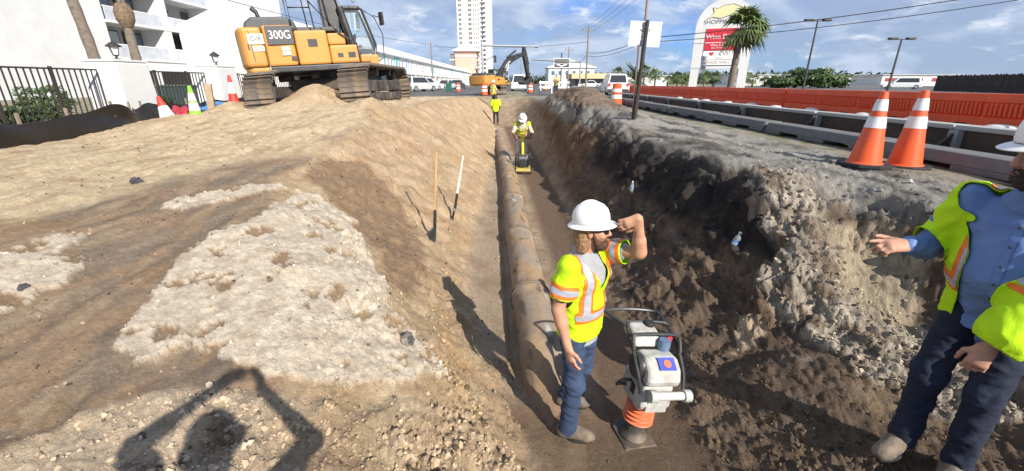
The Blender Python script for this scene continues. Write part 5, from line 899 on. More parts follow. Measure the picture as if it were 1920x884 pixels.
# ---- rammer
def rammer(loc, rz):
    t = thing('tamping_rammer','pale grey tamping rammer with orange bellows beside the worker','rammer',loc,rz); G = pm('rammer_grey',(.44,.45,.43),.5,var=.08,dirt=(.24,.20,.16),damt=.65,dscale=9); S = Matrix.Rotation(rad(7),4,'Y')
    def put(m,n,mat,par=None,M=S,**kw): o = m.build(n,mat,par or t,**kw); o.matrix_local = M if par is None else Matrix.Identity(4); return o
    m = MB(); m.prism([(-.15,-.17),(.15,-.17),(.15,.12),(.09,.20),(-.09,.20),(-.15,.12)],'z',.0,.03); put(m,'shoe',DUSTB,M=Matrix.Identity(4),bevel=.008)
    m = MB(); m.lathe([(.13,.03),(.10,.07),(.085,.09),(.085,.21)],n=20); put(m,'leg',DUSTB,smooth=True)
    pr = []; 
    for i in range(41): u = i/40; pr.append((.105+.022*math.sin(u*2*math.pi*4.5)+.012*(1-u),.205+.19*u))
    m = MB(); m.lathe(pr,n=28); put(m,'bellows',pm('bellows_orange',(.66,.15,.06),.55,var=.1,dirt=(.4,.2,.12),damt=.5,dscale=8),smooth=60)
    m = MB(); m.lathe([(.118,.385),(.118,.41)],n=24); put(m,'clamp',DUSTB)
    m = MB(); m.prism([(-.19,.48),(-.14,.41),(.15,.41),(.19,.50),(.18,.66),(-.17,.68)],'x',-.13,.15); cr = put(m,'crankcase',G,bevel=.025,seg=3)
    for zz,w in ((.46,.2),(.55,.18)): q = MB(); q.b2((-w/2+.02,-.196,zz-.025),(w/2+.01,-.186,zz+.03)); q.build('nameplate',pm('plate_dirty',(.40,.40,.38),.5,var=.2,scale=30),cr)
    q = MB(); q.b2((-.135,-.05,.50),(-.131,.02,.60)); q.build('slot',RUBBER,cr)
    m = MB(); m.prism([(-.21,.69),(.06,.70),(.10,.80),(.07,.90),(-.10,.915),(-.19,.85),(-.225,.76)],'x',-.14,.17); tk = put(m,'engine_cover',G,bevel=.04,seg=3)
    st = MB(); st.box((.035,-.155,.893),(.15,.11,.004),(rad(34),0,0)); sk = st.build('sticker',pm('sticker_blue',(.06,.08,.42),.4),tk); st = MB(); st.lathe([(.001,.004),(.034,.004)],n=18,M=Matrix.Translation((.035,-.157,.896)) @ Matrix.Rotation(rad(34),4,'X')); st.build('emblem',pm('sticker_red',(.70,.16,.08),.4),sk)
    m = MB(); m.lathe([(.001,-.02),(.10,-.02),(.115,.0),(.115,.03),(.001,.03)],n=20,M=Matrix.Translation((-.16,-.03,.79)) @ Matrix.Rotation(rad(90),4,'Y')); put(m,'recoil_starter',BLK,smooth=True)
    m = MB(); m.prism([(.06,.90),(.30,.93),(.33,.99),(.28,1.06),(.10,1.03)],'x',-.17,.08); put(m,'fuel_tank',G,bevel=.035,seg=3); m = MB(); m.lathe([(.045,0),(.048,.02),(.04,.035),(.001,.035)],(0.02,.21,1.045),16); put(m,'fuel_cap',RUBBER)
    m = MB(); m.lathe([(.001,-.05),(.05,-.05),(.055,.0),(.05,.05),(.001,.05)],(0.10,.04,.95),14); put(m,'air_filter',pm('filter_blue',(.13,.19,.30),.3),smooth=True); m = MB(); m.box((.165,.09,.985),(.05,.05,.05)); put(m,'switch',REDT,bevel=.01)
    for pts in ([(-.16,-.19,.62),(-.19,-.13,.78),(-.19,.05,.93),(-.18,.22,1.03),(-.10,.25,1.05),(.14,.25,1.05),(.22,.22,1.03),(.24,.05,.93),(.255,-.10,.76),(.22,-.2,.63)],[(-.19,.0,.9),(-.20,.05,1.02),(-.14,.06,1.04),(.18,.06,1.04),(.24,.05,1.0),(.245,.0,.9)],[(-.18,.2,1.03),(-.26,.42,1.02),(-.26,.52,1.01),(-.1,.56,1.01),(.1,.56,1.01),(.26,.52,1.01),(.26,.42,1.02),(.22,.2,1.03)],[(-.15,.0,.62),(-.21,.03,.6),(-.22,.1,.5),(-.17,.14,.48),(-.13,.1,.5)]):
        m = MB(); ps = [Vector(p) for p in pts]; q = []
        for i in range(len(ps)-1):
            for k in range(4):
                u = k/4; p0 = ps[max(i-1,0)]; p1 = ps[i]; p2 = ps[i+1]; p3 = ps[min(i+2,len(ps)-1)]; q.append(.5*((2*p1)+(-p0+p2)*u+(2*p0-5*p1+4*p2-p3)*u*u+(-p0+3*p1-3*p2+p3)*u**3))
        q.append(ps[-1]); m.tube(q,.0165,8); put(m,'tube_frame',BLK,smooth=True)
    m = MB(); m.cyl((-.06,-.23,.63),(.21,-.23,.63),.035,n=18); put(m,'lifting_roller',pm('roller_white',(.56,.56,.54),.35,dirt=(.4,.36,.3),damt=.4,dscale=9),smooth=True)
    for x in (-.10,.21): m = MB(); m.cyl((x,-.23,.63),(x+.06,-.23,.63),.052,n=18); put(m,'roller_end',G,smooth=True)
rammer((.93,2.58,hz(.93,2.58)-.01),rad(10)); bpy.data.objects['tamping_rammer'].scale = (.83,.83,.83)
# ---- plate compactor
def plate_compactor(loc):
    t = thing('plate_compactor','yellow and black plate compactor pushed along beside the pipe','compactor',loc)
    m = MB(); m.prism([(-.30,.02),(-.36,.10),(-.34,.10),(-.28,.045),(.30,.045),(.34,.10),(.36,.10),(.32,.02)],'x',-.24,.24); m.build('base_plate',DUSTB,t,bevel=.006)
    m = MB(); m.b2((-.22,-.30,.05),(.22,.26,.17)); m.build('chassis',pm('compactor_yellow',(.50,.40,.08),.5,dirt=(.25,.2,.12),damt=.7,dscale=5),t,bevel=.02)
    m = MB(); m.b2((-.17,-.12,.18),(.17,.25,.42)); m.build('engine',BLK,t,bevel=.04); m = MB(); m.b2((-.13,-.14,.40),(.13,.2,.5)); m.build('tank',pm('tank_grey',(.16,.17,.18),.4),t,bevel=.03); m = MB(); m.lathe([(.12,0),(.12,.03),(.001,.04)],M=Matrix.Translation((0,-.13,.3)) @ Matrix.Rotation(rad(90),4,'X'),n=16); m.build('recoil',RUBBER,t)
    for s in (-1,1): m = MB(); m.tube([(s*.23,-.28,.12),(s*.23,-.25,.48),(s*.20,-.2,.56),(0,-.2,.56)],.02,8); m.tube([(s*.20,-.2,.56),(s*.21,.2,.56),(s*.22,.28,.15)],.02,8); m.build('roll_frame',BLK,t,smooth=True)
    m = MB(); m.box((0,.45,.66),(.07,.05,.85),(rad(-52),0,0)); m.build('handle_arm',pm('handle_yellow',(.75,.58,.03),.45),t,bevel=.01); m = MB(); m.tube([(-.27,.80,.93),(-.2,.80,.94),(.2,.80,.94),(.27,.80,.93)],.018,8); m.build('handle_bar',BLK,t,smooth=True); m = MB(); m.box((0,.78,.99),(.13,.06,.12),(rad(-30),0,0)); m.build('control_box',pm('handle_yellow',(.75,.58,.03),.45),t,bevel=.01)
plate_compactor((.33,12.75,hz(.33,12.75)))
# ---- rocks and chunks of old asphalt
def chunk(loc, s, label, mat, seed, cat='rock'):
    r = random.Random(seed); bm = bmesh.new(); bmesh.ops.create_icosphere(bm,subdivisions=3,radius=1); nz = [Vector((r.uniform(-1,1),r.uniform(-1,1),r.uniform(-1,1))).normalized() for _ in range(9)]
    for v in bm.verts:
        n = v.co.normalized(); d = 1.0
        for k in nz: c = n.dot(k); d = min(d,(.62+.25*((k.x*7)%1))/c) if c > .35 else d
        d *= 1+.22*math.sin(n.x*9+seed)*math.cos(n.y*8+2*seed)+.10*math.sin(n.x*17+seed)*math.sin(n.y*13)*math.cos(n.z*11); v.co = Vector((n.x*s[0],n.y*s[1],n.z*s[2]))*d
    me = bpy.data.meshes.new('rock'); bm.to_mesh(me); bm.free(); o = link('rock',me,None,mat); o.location = (loc[0],loc[1],hz(*loc)+s[2]*.25); o.rotation_euler = (r.uniform(-.3,.3),r.uniform(-.3,.3),r.uniform(0,6)); tag(o,label,cat)
ASPH = pm('asphalt_chunk',(.07,.07,.075),.9,var=.5,scale=25,bump=1,bscale=60,dirt=(.45,.38,.30),damt=.7,dscale=12); DROCK = pm('dark_rock',(.055,.055,.065),.8,var=.4,scale=20,bump=.6,bscale=40); PROCK = pm('pale_clod',(.44,.35,.25),.95,var=.25,scale=15,bump=.8,bscale=40)
chunk((-.72,2.52),(.055,.05,.06),'speckled asphalt lump on the pale sand beside the trench',ASPH,3); chunk((-4.15,4.65),(.06,.05,.06),'dark asphalt lump on the dry sand at the left',DROCK,4); chunk((-3.05,2.40),(.03,.026,.03),'dark stone at the left edge of the pale crust',DROCK,5)
# ================================================================ people: smooth implicit bodies turned into meshes
class SDF:
    def __init__(s): s.p = []
    def cap(s, a, b, r0, r1=None, k=.02, wide=None, ratio=1.0, neg=False): s.p.append(('c',np.array(a,float),np.array(b,float),r0,r0 if r1 is None else r1,k,wide,ratio,neg)); return s
    def ell(s, c, r, R=None, k=.02, neg=False): s.p.append(('e',np.array(c,float),np.array(r,float),np.eye(3) if R is None else np.array(R,float),0,k,None,1,neg)); return s
    def mesh(s, vox):
        los = []; his = []
        for q in s.p:
            if q[0] == 'c': rr = max(q[3],q[4])*max(1,q[7])+.03; los.append(np.minimum(q[1],q[2])-rr); his.append(np.maximum(q[1],q[2])+rr)
            else: rr = q[2].max()+.03; los.append(q[1]-rr); his.append(q[1]+rr)
        lo = np.min(los,0)-2*vox; hi = np.max(his,0)+2*vox; n = np.ceil((hi-lo)/vox).astype(int)+1; f = np.full(n,.5,np.float32)
        for q,l,h in zip(s.p,los,his):
            i0 = np.maximum(((l-lo)/vox).astype(int)-1,0); i1 = np.minimum(((h-lo)/vox).astype(int)+2,n); sl = tuple(slice(a,b) for a,b in zip(i0,i1))
            g = [(lo[a]+vox*np.arange(i0[a],i1[a])).astype(np.float32) for a in range(3)]; X,Y,Z = g[0][:,None,None],g[1][None,:,None],g[2][None,None,:]
            if q[0] == 'c':
                a,b,r0,r1,k,w,ra = q[1],q[2],q[3],q[4],q[5],q[6],q[7]; ab = b-a; L2 = float(ab@ab)+1e-12; px,py,pz = X-a[0],Y-a[1],Z-a[2]; t = np.clip((px*ab[0]+py*ab[1]+pz*ab[2])/L2,0,1); qx,qy,qz = px-t*ab[0],py-t*ab[1],pz-t*ab[2]
                if w is not None:
                    w = np.array(w,float); w = w/np.linalg.norm(w); c = qx*w[0]+qy*w[1]+qz*w[2]; e = c*(1/ra-1); qx,qy,qz = qx+e*w[0],qy+e*w[1],qz+e*w[2]
                d = np.sqrt(qx*qx+qy*qy+qz*qz)-(r0+t*(r1-r0))
            else:
                c,r,R,k = q[1],q[2],q[3],q[5]; px,py,pz = X-c[0],Y-c[1],Z-c[2]; u = [(px*R[0,i]+py*R[1,i]+pz*R[2,i]) for i in range(3)]; k0 = np.sqrt((u[0]/r[0])**2+(u[1]/r[1])**2+(u[2]/r[2])**2); k1 = np.sqrt((u[0]/r[0]**2)**2+(u[1]/r[1]**2)**2+(u[2]/r[2]**2)**2); d = k0*(k0-1)/(k1+1e-9)
            F = f[sl]; 
            if q[8]: hh = np.clip(.5-.5*(F+d)/k,0,1); f[sl] = F*(1-hh)-d*hh+k*hh*(1-hh)
            else: hh = np.clip(.5+.5*(F-d)/k,0,1); f[sl] = F*(1-hh)+d*hh-k*hh*(1-hh)
        ins = f < 0; nx,ny,nz = n
        cc = ins[:-1,:-1,:-1].astype(np.int8)
        tot = np.zeros_like(cc)
        for dx in (0,1):
            for dy in (0,1):
                for dz in (0,1): tot += ins[dx:nx-1+dx,dy:ny-1+dy,dz:nz-1+dz]
        act = (tot > 0) & (tot < 8); ijk = np.argwhere(act); idm = np.full(act.shape,-1,np.int32); idm[act] = np.arange(len(ijk)); P = np.zeros((len(ijk),3)); cnt = np.zeros(len(ijk)); C = [(0,0,0),(1,0,0),(0,1,0),(1,1,0),(0,0,1),(1,0,1),(0,1,1),(1,1,1)]
        vals = [f[ijk[:,0]+c[0],ijk[:,1]+c[1],ijk[:,2]+c[2]] for c in C]
        for a,b in ((0,1),(2,3),(4,5),(6,7),(0,2),(1,3),(4,6),(5,7),(0,4),(1,5),(2,6),(3,7)):
            m = (vals[a] < 0) != (vals[b] < 0); t = np.where(m,vals[a]/(vals[a]-vals[b]+1e-12),0); pa,pb = np.array(C[a]),np.array(C[b]); P += np.where(m[:,None],pa+t[:,None]*(pb-pa),0); cnt += m
        V = lo+vox*(ijk+P/np.maximum(cnt,1)[:,None]); Fs = []
        for ax in range(3):
            s0 = [slice(None)]*3; s1 = [slice(None)]*3; s0[ax] = slice(0,-1); s1[ax] = slice(1,None); A = ins[tuple(s0)]; B = ins[tuple(s1)]; e = np.argwhere(A != B); o1,o2 = [(1,2),(2,0),(0,1)][ax]
            e = e[(e[:,o1] > 0) & (e[:,o2] > 0) & (e[:,o1] < n[o1]-1) & (e[:,o2] < n[o2]-1)]; fl = A[e[:,0],e[:,1],e[:,2]]
            def at(d1,d2): q = e.copy(); q[:,o1] -= d1; q[:,o2] -= d2; return idm[q[:,0],q[:,1],q[:,2]]
            Q = np.stack([at(1,1),at(0,1),at(0,0),at(1,0)],1); Q[~fl] = Q[~fl][:,::-1]; Fs.append(Q)
        return V, np.concatenate(Fs)
def vnormals(V, F):
    N = np.zeros_like(V); a = V[F[:,2]]-V[F[:,0]]; b = V[F[:,3]]-V[F[:,1]]; n = np.cross(a,b)
    for i in range(4): np.add.at(N,F[:,i],n)
    return N/(np.linalg.norm(N,axis=1)[:,None]+1e-12)
def relax(V, F, it=2, w=.5):
    for _ in range(it):
        S = np.zeros_like(V); c = np.zeros(len(V))
        for i in range(4):
            for j in ((i+1)%4,(i+3)%4): np.add.at(S,F[:,i],V[F[:,j]]); np.add.at(c,F[:,i],1)
        V = V*(1-w)+w*S/np.maximum(c,1)[:,None]
    return V
def wrinkle(V, F, amp, sc, seed, stretch=1.0):
    N = vnormals(V,F); a = fbm(V[:,0]*sc+V[:,1]*sc*.8+V[:,2]*sc*stretch*.35,V[:,2]*sc*stretch-V[:,0]*sc*.4+V[:,1]*sc*.5,3,seed); b = np.abs(perlin(V[:,2]*sc*1.4*stretch+V[:,0]*sc*.7,V[:,1]*sc+V[:,0]*sc,seed+5))
    return V+N*((a*1.1-b*.8)*amp)[:,None]
def cut(V, F, keep):
    m = keep[F].all(1); F = F[m]; u, inv = np.unique(F,return_inverse=True); V = V[u].copy(); F = inv.reshape(F.shape)
    if len(F) == 0: return V, F
    E = np.concatenate([F[:,[0,1]],F[:,[1,2]],F[:,[2,3]],F[:,[3,0]]]); Es = np.sort(E,1); key = Es[:,0].astype(np.int64)*len(V)+Es[:,1]; uk, cn = np.unique(key,return_counts=True); bk = uk[cn == 1]; a = (bk//len(V)).astype(int); b = (bk%len(V)).astype(int)
    for _ in range(10):
        S = np.zeros_like(V); c = np.zeros(len(V)); np.add.at(S,a,V[b]); np.add.at(S,b,V[a]); np.add.at(c,a,1); np.add.at(c,b,1); m = c >= 2; V[m] = V[m]*.4+.6*S[m]/c[m][:,None]
    return V, F
def skin_mat(name, col): return pm(name,col,.55,var=.12,scale=25,spec=.35,bump=.1,bscale=120)
def hand(S, w, d, nrm, curl=.4, size=1.0, side=1, point=False, thumb=.5, k=.006, spread=.08):
    """wrist w, direction d along the hand, palm normal nrm; fingers bend towards nrm; side = +1/-1 puts the thumb"""
    d = np.array(d,float); d /= np.linalg.norm(d); nrm = np.array(nrm,float); nrm -= d*(nrm@d); nrm /= np.linalg.norm(nrm); s = np.cross(d,nrm)*side; w = np.array(w,float); z = size
    S.cap(w,w+d*.075*z,.021*z,.021*z,.012,wide=s,ratio=1.75)
    for i,(off,L_) in enumerate(((.030,.074),(.010,.082),(-.010,.077),(-.029,.060))):
        p = w+d*(.082-.004*abs(i-1.3))*z+s*off*z; c = (.06 if (point and i == 0) else curl)*(1+.12*i); a = c*.5; q = p-d*.02
        for j,fr in enumerate((.46,.31,.23)):
            dd = d*math.cos(a)+nrm*math.sin(a)+s*spread*(1.5-i)*.3; p2 = p+dd/np.linalg.norm(dd)*L_*fr*z; S.cap(p,p2,.0092*z*(1-.06*j),.0088*z*(1-.06*j),k); p = p2; a += c*1.15
    p = w+d*.022*z+s*.026*z; a = .75; t1 = p+(d*math.cos(a)*.7+s*math.sin(a)*.9+nrm*.25)*.045*z; t2 = t1+(d*.85+s*.25*(1-thumb)+nrm*thumb*.8)*.034*z; t3 = t2+(d*.9+nrm*thumb*.8)*.026*z
    S.cap(p,t1,.014*z,.0115*z,.012); S.cap(t1,t2,.011*z,.010*z,k); S.cap(t2,t3,.010*z,.0085*z,k)
def rotm(yaw, pitch=0, roll=0):
    """columns right, front, up; yaw turns left, pitch raises the face"""
    return np.array((Matrix.Rotation(yaw,3,'Z') @ Matrix.Rotation(pitch,3,'X') @ Matrix.Rotation(roll,3,'Y')))
def person(label, loc, rz, J=None, skin=(.50,.28,.19), vest='vest', shirt=(.35,.36,.38), trousers=(.05,.08,.16), boots=(.10,.08,.065), hair=None, beard=None, helmet=True, glasses=False, vox=.008, sleeves='short', slR=None, slL=None, scale=1.0, fat=1.0, shirt_sleeve=.6, head=(0,0,0), vneck=True, handsL=None, handsR=None, vest_open=False, tee_hem=.80, vest_hem=.90, helmet_col=(.80,.80,.80), cap_brim=False, group=None, eyes=False, patch=False):
    t = thing('person',label,'person',loc,rz,group); t.scale = (scale,)*3
    j = dict(pelvis=(0,0,.96),waist=(0,.0,1.10),chest=(0,.01,1.32),neck=(0,-.015,1.49),head=(0,.025,1.655),sR=(.185,0,1.43),sL=(-.185,0,1.43),eR=(.23,-.01,1.14),eL=(-.23,-.01,1.14),wR=(.245,.06,.90),wL=(-.245,.06,.90),hR=(.09,0,.93),hL=(-.09,0,.93),kR=(.10,.03,.50),kL=(-.10,.03,.50),aR=(.105,-.02,.085),aL=(-.105,-.02,.085),fR=(.12,1,0),fL=(-.12,1,0))
    if J: j.update(J)
    j = {k: np.array(v,float) for k,v in j.items()}; HR = rotm(*head); H = j['head']; xw = j['sR']-j['sL']; xw /= np.linalg.norm(xw)
    hp = lambda p: H+HR@np.array(p,float)
    def put(name, S, mat, wr=None, v=vox, keep=None, it=1, parent=None, solid=0):
        V,F = S.mesh(v); V = relax(V,F,it,.5)
        if wr: V = wrinkle(V,F,*wr)
        full = (V,F)
        if keep is not None: V,F = cut(V,F,keep(V))
        o = link(name,np_mesh(name,V,F),parent or t,mat)
        if solid: q = o.modifiers.new('s','SOLIDIFY'); q.thickness = solid; q.offset = -1
        return o, full
    SK = skin_mat('skin_%d_%d' % (int(skin[0]*100),int(skin[2]*100)),skin)
    # ---- body
    B = SDF(); f = fat
    B.cap(j['pelvis'],j['waist'],.105*f,.095*f,.05,xw,1.3); B.cap(j['waist'],j['chest'],.09*f,.10,.05,xw,1.35); B.cap(j['chest'],(j['sR']+j['sL'])/2-np.array([0,0,.03]),.092,.06,.05,xw,1.5)
    B.cap(j['neck']-np.array([0,0,.06]),H+HR@np.array([0,-.02,-.06]),.062,.055,.03)
    for s in 'RL':
        B.cap(j['s'+s],j['e'+s],.052,.042,.03); B.cap(j['e'+s],j['w'+s],.043,.028,.02)
        B.cap(j['e'+s],j['e'+s]+(j['w'+s]-j['e'+s])*.35,.042,.043,.02); B.cap(j['h'+s],j['k'+s],.078,.05,.03); B.cap(j['k'+s],j['a'+s],.05,.036,.02)
        ft = j['f'+s]/np.linalg.norm(j['f'+s]); B.cap(j['a'+s]-ft*.02+np.array([0,0,-.03]),j['a'+s]+ft*.14+np.array([0,0,-.05]),.035,.028,.02)
        d = j['w'+s]-j['e'+s]; hd = (handsR if s == 'R' else handsL) or {}; dd = np.array(hd.get('d',d)); nn = np.array(hd.get('n',(-1 if s == 'R' else 1,.15,0))); hand(B,j['w'+s],dd,nn,hd.get('curl',.45),hd.get('size',1.05),hd.get('side',1 if s == 'R' else -1),hd.get('point',False),hd.get('thumb',.4))
    B.ell(hp((0,-.012,.03)),(.078,.098,.100),HR,.03).ell(hp((0,.022,-.04)),(.060,.074,.082),HR,.03).ell(hp((0,.058,-.098)),(.034,.032,.026),HR,.03)
    B.cap(hp((0,.093,.012)),hp((0,.116,-.03)),.008,.0135,.012); B.ell(hp((0,.104,-.034)),(.018,.012,.010),HR,.01)
    for s in (-1,1):
        B.ell(hp((s*.033,.080,.030)),(.026,.014,.010),HR,.015); B.ell(hp((s*.040,.070,-.03)),(.022,.022,.022),HR,.02); B.ell(hp((s*.079,-.004,-.012)),(.009,.018,.029),HR,.008); B.ell(hp((s*.031,.094,.007)),(.016,.014,.010),HR,.01,neg=True)
    B.ell(hp((0,.093,-.064)),(.024,.012,.007),HR,.006).ell(hp((0,.091,-.076)),(.021,.012,.008),HR,.006)
    put('body',B,SK,None,min(vox,.006))
    if eyes:
        for s in (-1,1):
            m = MB(); M = Matrix.Translation(hp((s*.031,.0765,.007))); M = M @ Matrix.Scale(.9,4); m.lathe([(.0001,-.0125),(.006,-.011),(.011,-.006),(.0125,0),(.011,.006),(.006,.011),(.0001,.0125)],n=12,M=M); eo = m.build('eye',pm('eye_white',(.7,.68,.65),.2),t,smooth=True); m = MB(); m.lathe([(.0001,.0131),(.0058,.0115)],n=12,M=M @ Matrix([list(r) for r in HR]).to_4x4() @ Matrix.Rotation(rad(-90),4,'X')); m.build('iris',INK,eo)
    # ---- trousers
    T = SDF(); T.cap(j['pelvis']+np.array([0,0,-.03]),j['pelvis']+np.array([0,0,.06]),.122*f,.118*f,.05,xw,1.32)
    for s in 'RL':
        T.cap(j['h'+s],j['k'+s],.098,.074,.04); T.cap(j['k'+s],j['a'+s]+np.array([0,0,.03]),.073,.064,.03); T.cap(j['a'+s]+np.array([0,.01,.06]),j['a'+s]+np.array([0,.005,.0]),.062,.066,.02)
    put('trousers',T,pm('cloth_%d_%d_%d' % tuple(int(c*200) for c in trousers),trousers,.9,var=.3,scale=9,bump=.25,bscale=160,dirt=tuple(min(1,c*1.6+.008) for c in trousers),damt=.35,dscale=6),(.018,6.5,3,1.7))
    # ---- boots
    for s in 'RL':
        a = j['a'+s]; ft = j['f'+s]/np.linalg.norm(j['f'+s]); up = np.array([0,0,1.]); sd = np.cross(ft,up); S = SDF(); S.cap(a+up*.05,a+up*(-.02)-ft*.01,.056,.055,.02); S.cap(a-ft*.045-up*.035,a+ft*.15-up*.045,.044,.040,.03,sd,1.12); S.cap(a+up*.0,a+ft*.09-up*.025,.05,.04,.03); S.cap(a+ft*.14-up*.05,a+ft*.18-up*.052,.040,.030,.02,sd,1.2)
        bo,_ = put('boot',S,pm('boot_%d' % int(boots[0]*100),boots,.8,var=.35,scale=14,bump=.3,bscale=40,dirt=(.26,.2,.14),damt=.6,dscale=7),None,.008)
        m = MB(); c = a+np.array([0,0,-.085]); pts = []
        for i in range(20):
            th = 2*math.pi*i/20; x = math.cos(th); y = math.sin(th); l = .125 if x > 0 else .075; w = .052; q = a[:2]+ft[:2]*(.065+x*(l+.005))+sd[:2]*(y*w); pts.append((q[0],q[1]))
        m.prism(pts,'z',a[2]-.09,a[2]-.062); m.build('sole',RUBBER,bo,bevel=.004)
    # ---- shirt with sleeves
    S = SDF(); S.cap(j['pelvis']+np.array([0,0,tee_hem-.93]),j['waist'],.128*f,.122*f,.05,xw,1.32); S.cap(j['waist'],j['chest'],.118*f,.128,.06,xw,1.36); S.cap(j['chest'],(j['sR']+j['sL'])/2+np.array([0,0,-.02]),.122,.085,.06,xw,1.55)
    if f > 1.05: S.ell(j['waist']+np.array([0,.07*f,.02]),(.15*f,.12*f,.17),None,.08)
    S.cap(j['neck']-np.array([0,0,.05]),j['neck']+np.array([0,0,.0]),.078,.070,.03)
    for s in 'RL':
        e = j['s'+s]+(j['e'+s]-j['s'+s])*min(1,shirt_sleeve/.5 if shirt_sleeve < .5 else 1)
        S.cap(j['s'+s],e,.068,.064,.03)
        if shirt_sleeve > .6: S.cap(j['e'+s],j['e'+s]+(j['w'+s]-j['e'+s])*(shirt_sleeve-.1),.060,.050,.03)
    zc = j['pelvis'][2]+(tee_hem-.96)
    _,SHIRT = put('shirt',S,pm('shirt_%d_%d_%d' % tuple(int(c*200) for c in shirt),shirt,.9,var=.12,scale=12,bump=.2,bscale=150),(.017,6,11,1.3),keep=lambda V: V[:,2] > zc)
    if patch:
        ax0 = j['neck']-j['pelvis']; ax0 /= np.linalg.norm(ax0); fr0 = np.cross(ax0,xw); fr0 /= np.linalg.norm(fr0); SH = MATS['shirt_%d_%d_%d' % tuple(int(c*200) for c in shirt)]
        V_,F_ = SHIRT; N_ = vnormals(V_,F_); P_ = V_-j['pelvis']; X_,Y_,Z_ = P_@xw,P_@fr0,P_@ax0+.96
        for nm,mk,off,mt in (('placket',(np.abs(X_) < .017) & (Y_ > 0) & (Z_ < 1.44),.004,SH),('patch_border',(np.abs(X_+.115) < .060) & (np.abs(Z_-1.335) < .036) & (Y_ > 0),.003,pm('thread_navy',(.03,.04,.12),.8)),('name_patch',(np.abs(X_+.115) < .052) & (np.abs(Z_-1.335) < .028) & (Y_ > 0),.005,pm('patch_white',(.75,.76,.78),.7,var=.05))):
            v2,f2_ = cut(V_+N_*off,F_,mk)
            if len(f2_): link(nm,np_mesh(nm,v2,f2_),t,mt)
        v2,f2_ = cut(V_+N_*.009,F_,(np.linalg.norm(V_-j['neck'],axis=1) < .115) & (Z_ > 1.44)); link('collar',np_mesh('collar',v2,f2_),t,SH)
        pc_ = V_[np.argmin(np.abs(X_+.115)+np.abs(Z_-1.335)+np.where(Y_ > 0,0,9))]; nn_ = N_[np.argmin(np.abs(X_+.115)+np.abs(Z_-1.335)+np.where(Y_ > 0,0,9))]
        Zx = Vector(nn_); Xx = Vector(-xw); Xx = (Xx-Zx*Xx.dot(Zx)).normalized(); Yx = Zx.cross(Xx); M_ = Matrix((Xx,Yx,Zx)).transposed().to_4x4()
        for yo in (.009,-.009):
            m = MB(); m.tube([(-.032+.008*i,yo+.005*((i*7)%3-1),0) for i in range(9)],.0022,5); q = m.build('embroidery',pm('thread_navy',(.03,.04,.12),.8),t); q.matrix_local = Matrix.Translation(Vector(pc_)+Zx*.010) @ M_
        for k in range(6):
            zt = 1.40-.085*k; i_ = np.argmin(np.abs(X_)+np.abs(Z_-zt)+np.where(Y_ > 0,0,9)); m = MB(); m.lathe([(.001,.004),(.006,.003),(.0065,0)],n=10); bo_ = m.build('button',WHITE2 if False else INK,t); bo_.matrix_local = Matrix.Translation(Vector(V_[i_]+N_[i_]*.006)) @ Vector(N_[i_]).to_track_quat('Z','Y').to_matrix().to_4x4()
    # ---- high visibility vest
    if vest:
        Vv = SDF(); f2 = f; Vv.cap(j['pelvis']+np.array([0,0,vest_hem-.95]),j['waist'],.148*f2,.140*f2,.05,xw,1.32); Vv.cap(j['waist'],j['chest'],.136*f2,.143,.06,xw,1.36); Vv.cap(j['chest'],(j['sR']+j['sL'])/2+np.array([0,0,-.015]),.138,.100,.06,xw,1.55)
        if f > 1.05: Vv.ell(j['waist']+np.array([0,.06*f,.02]),(.172*f,.13*f,.18),None,.08)
        slen = {'none':.18,'short':.72,'long':1.0}[sleeves]
        for s in 'RL':
            e = j['s'+s]+(j['e'+s]-j['s'+s])*slen; Vv.cap(j['s'+s],e,.082,.083 if sleeves != 'none' else .07,.03)
            if sleeves == 'long': Vv.cap(j['e'+s],j['e'+s]+(j['w'+s]-j['e'+s])*.75,.088,.112,.03)
        neck = j['neck']; ax = j['neck']-j['pelvis']; ax /= np.linalg.norm(ax); fr = np.cross(np.array([0,0,1.]),xw) if False else np.cross(ax,xw); fr /= np.linalg.norm(fr)
        sideR = lambda V: (V-j['pelvis'])@xw > 0
        def loc_(V): p = V-j['pelvis']; return p@xw, p@fr, p@ax+.96
        def armt(V):
            best = np.full(len(V),9.); tt = np.zeros(len(V)); sh = 0
            for s in 'RL':
                a,b = j['s'+s],j['e'+s]; ab = b-a; L2 = ab@ab; tr = ((V-a)@ab)/L2; d = np.linalg.norm(V-a-np.clip(tr,0,1)[:,None]*ab,axis=1); m = (d < .125) & (tr > .12); m &= d < best; tt = np.where(m,tr*np.sqrt(L2),tt); best = np.where(m,d,best)
                a,b = j['e'+s],j['w'+s]; ab2 = b-a; L3 = ab2@ab2; tr2 = ((V-a)@ab2)/L3; d = np.linalg.norm(V-a-np.clip(tr2,0,1)[:,None]*ab2,axis=1); m = (d < .15) & (tr2 > .0) & (d < best); tt = np.where(m,np.sqrt(L2)+tr2*np.sqrt(L3),tt); best = np.where(m,d,best)
            p_ = V-j['pelvis']; rho = np.hypot((p_@xw)/1.36,(p_-np.outer(p_@ax,ax))@fr); zz_ = p_@ax+.96
            tor = np.where(zz_ < 1.36,rho-.141*f-(.05*f if f > 1.05 else 0)*0,9.); return np.where((best < 8) & (best-.083 < tor),tt,-1.)
        sl_end = {'none':.06,'short':.215,'long':.50}[sleeves]
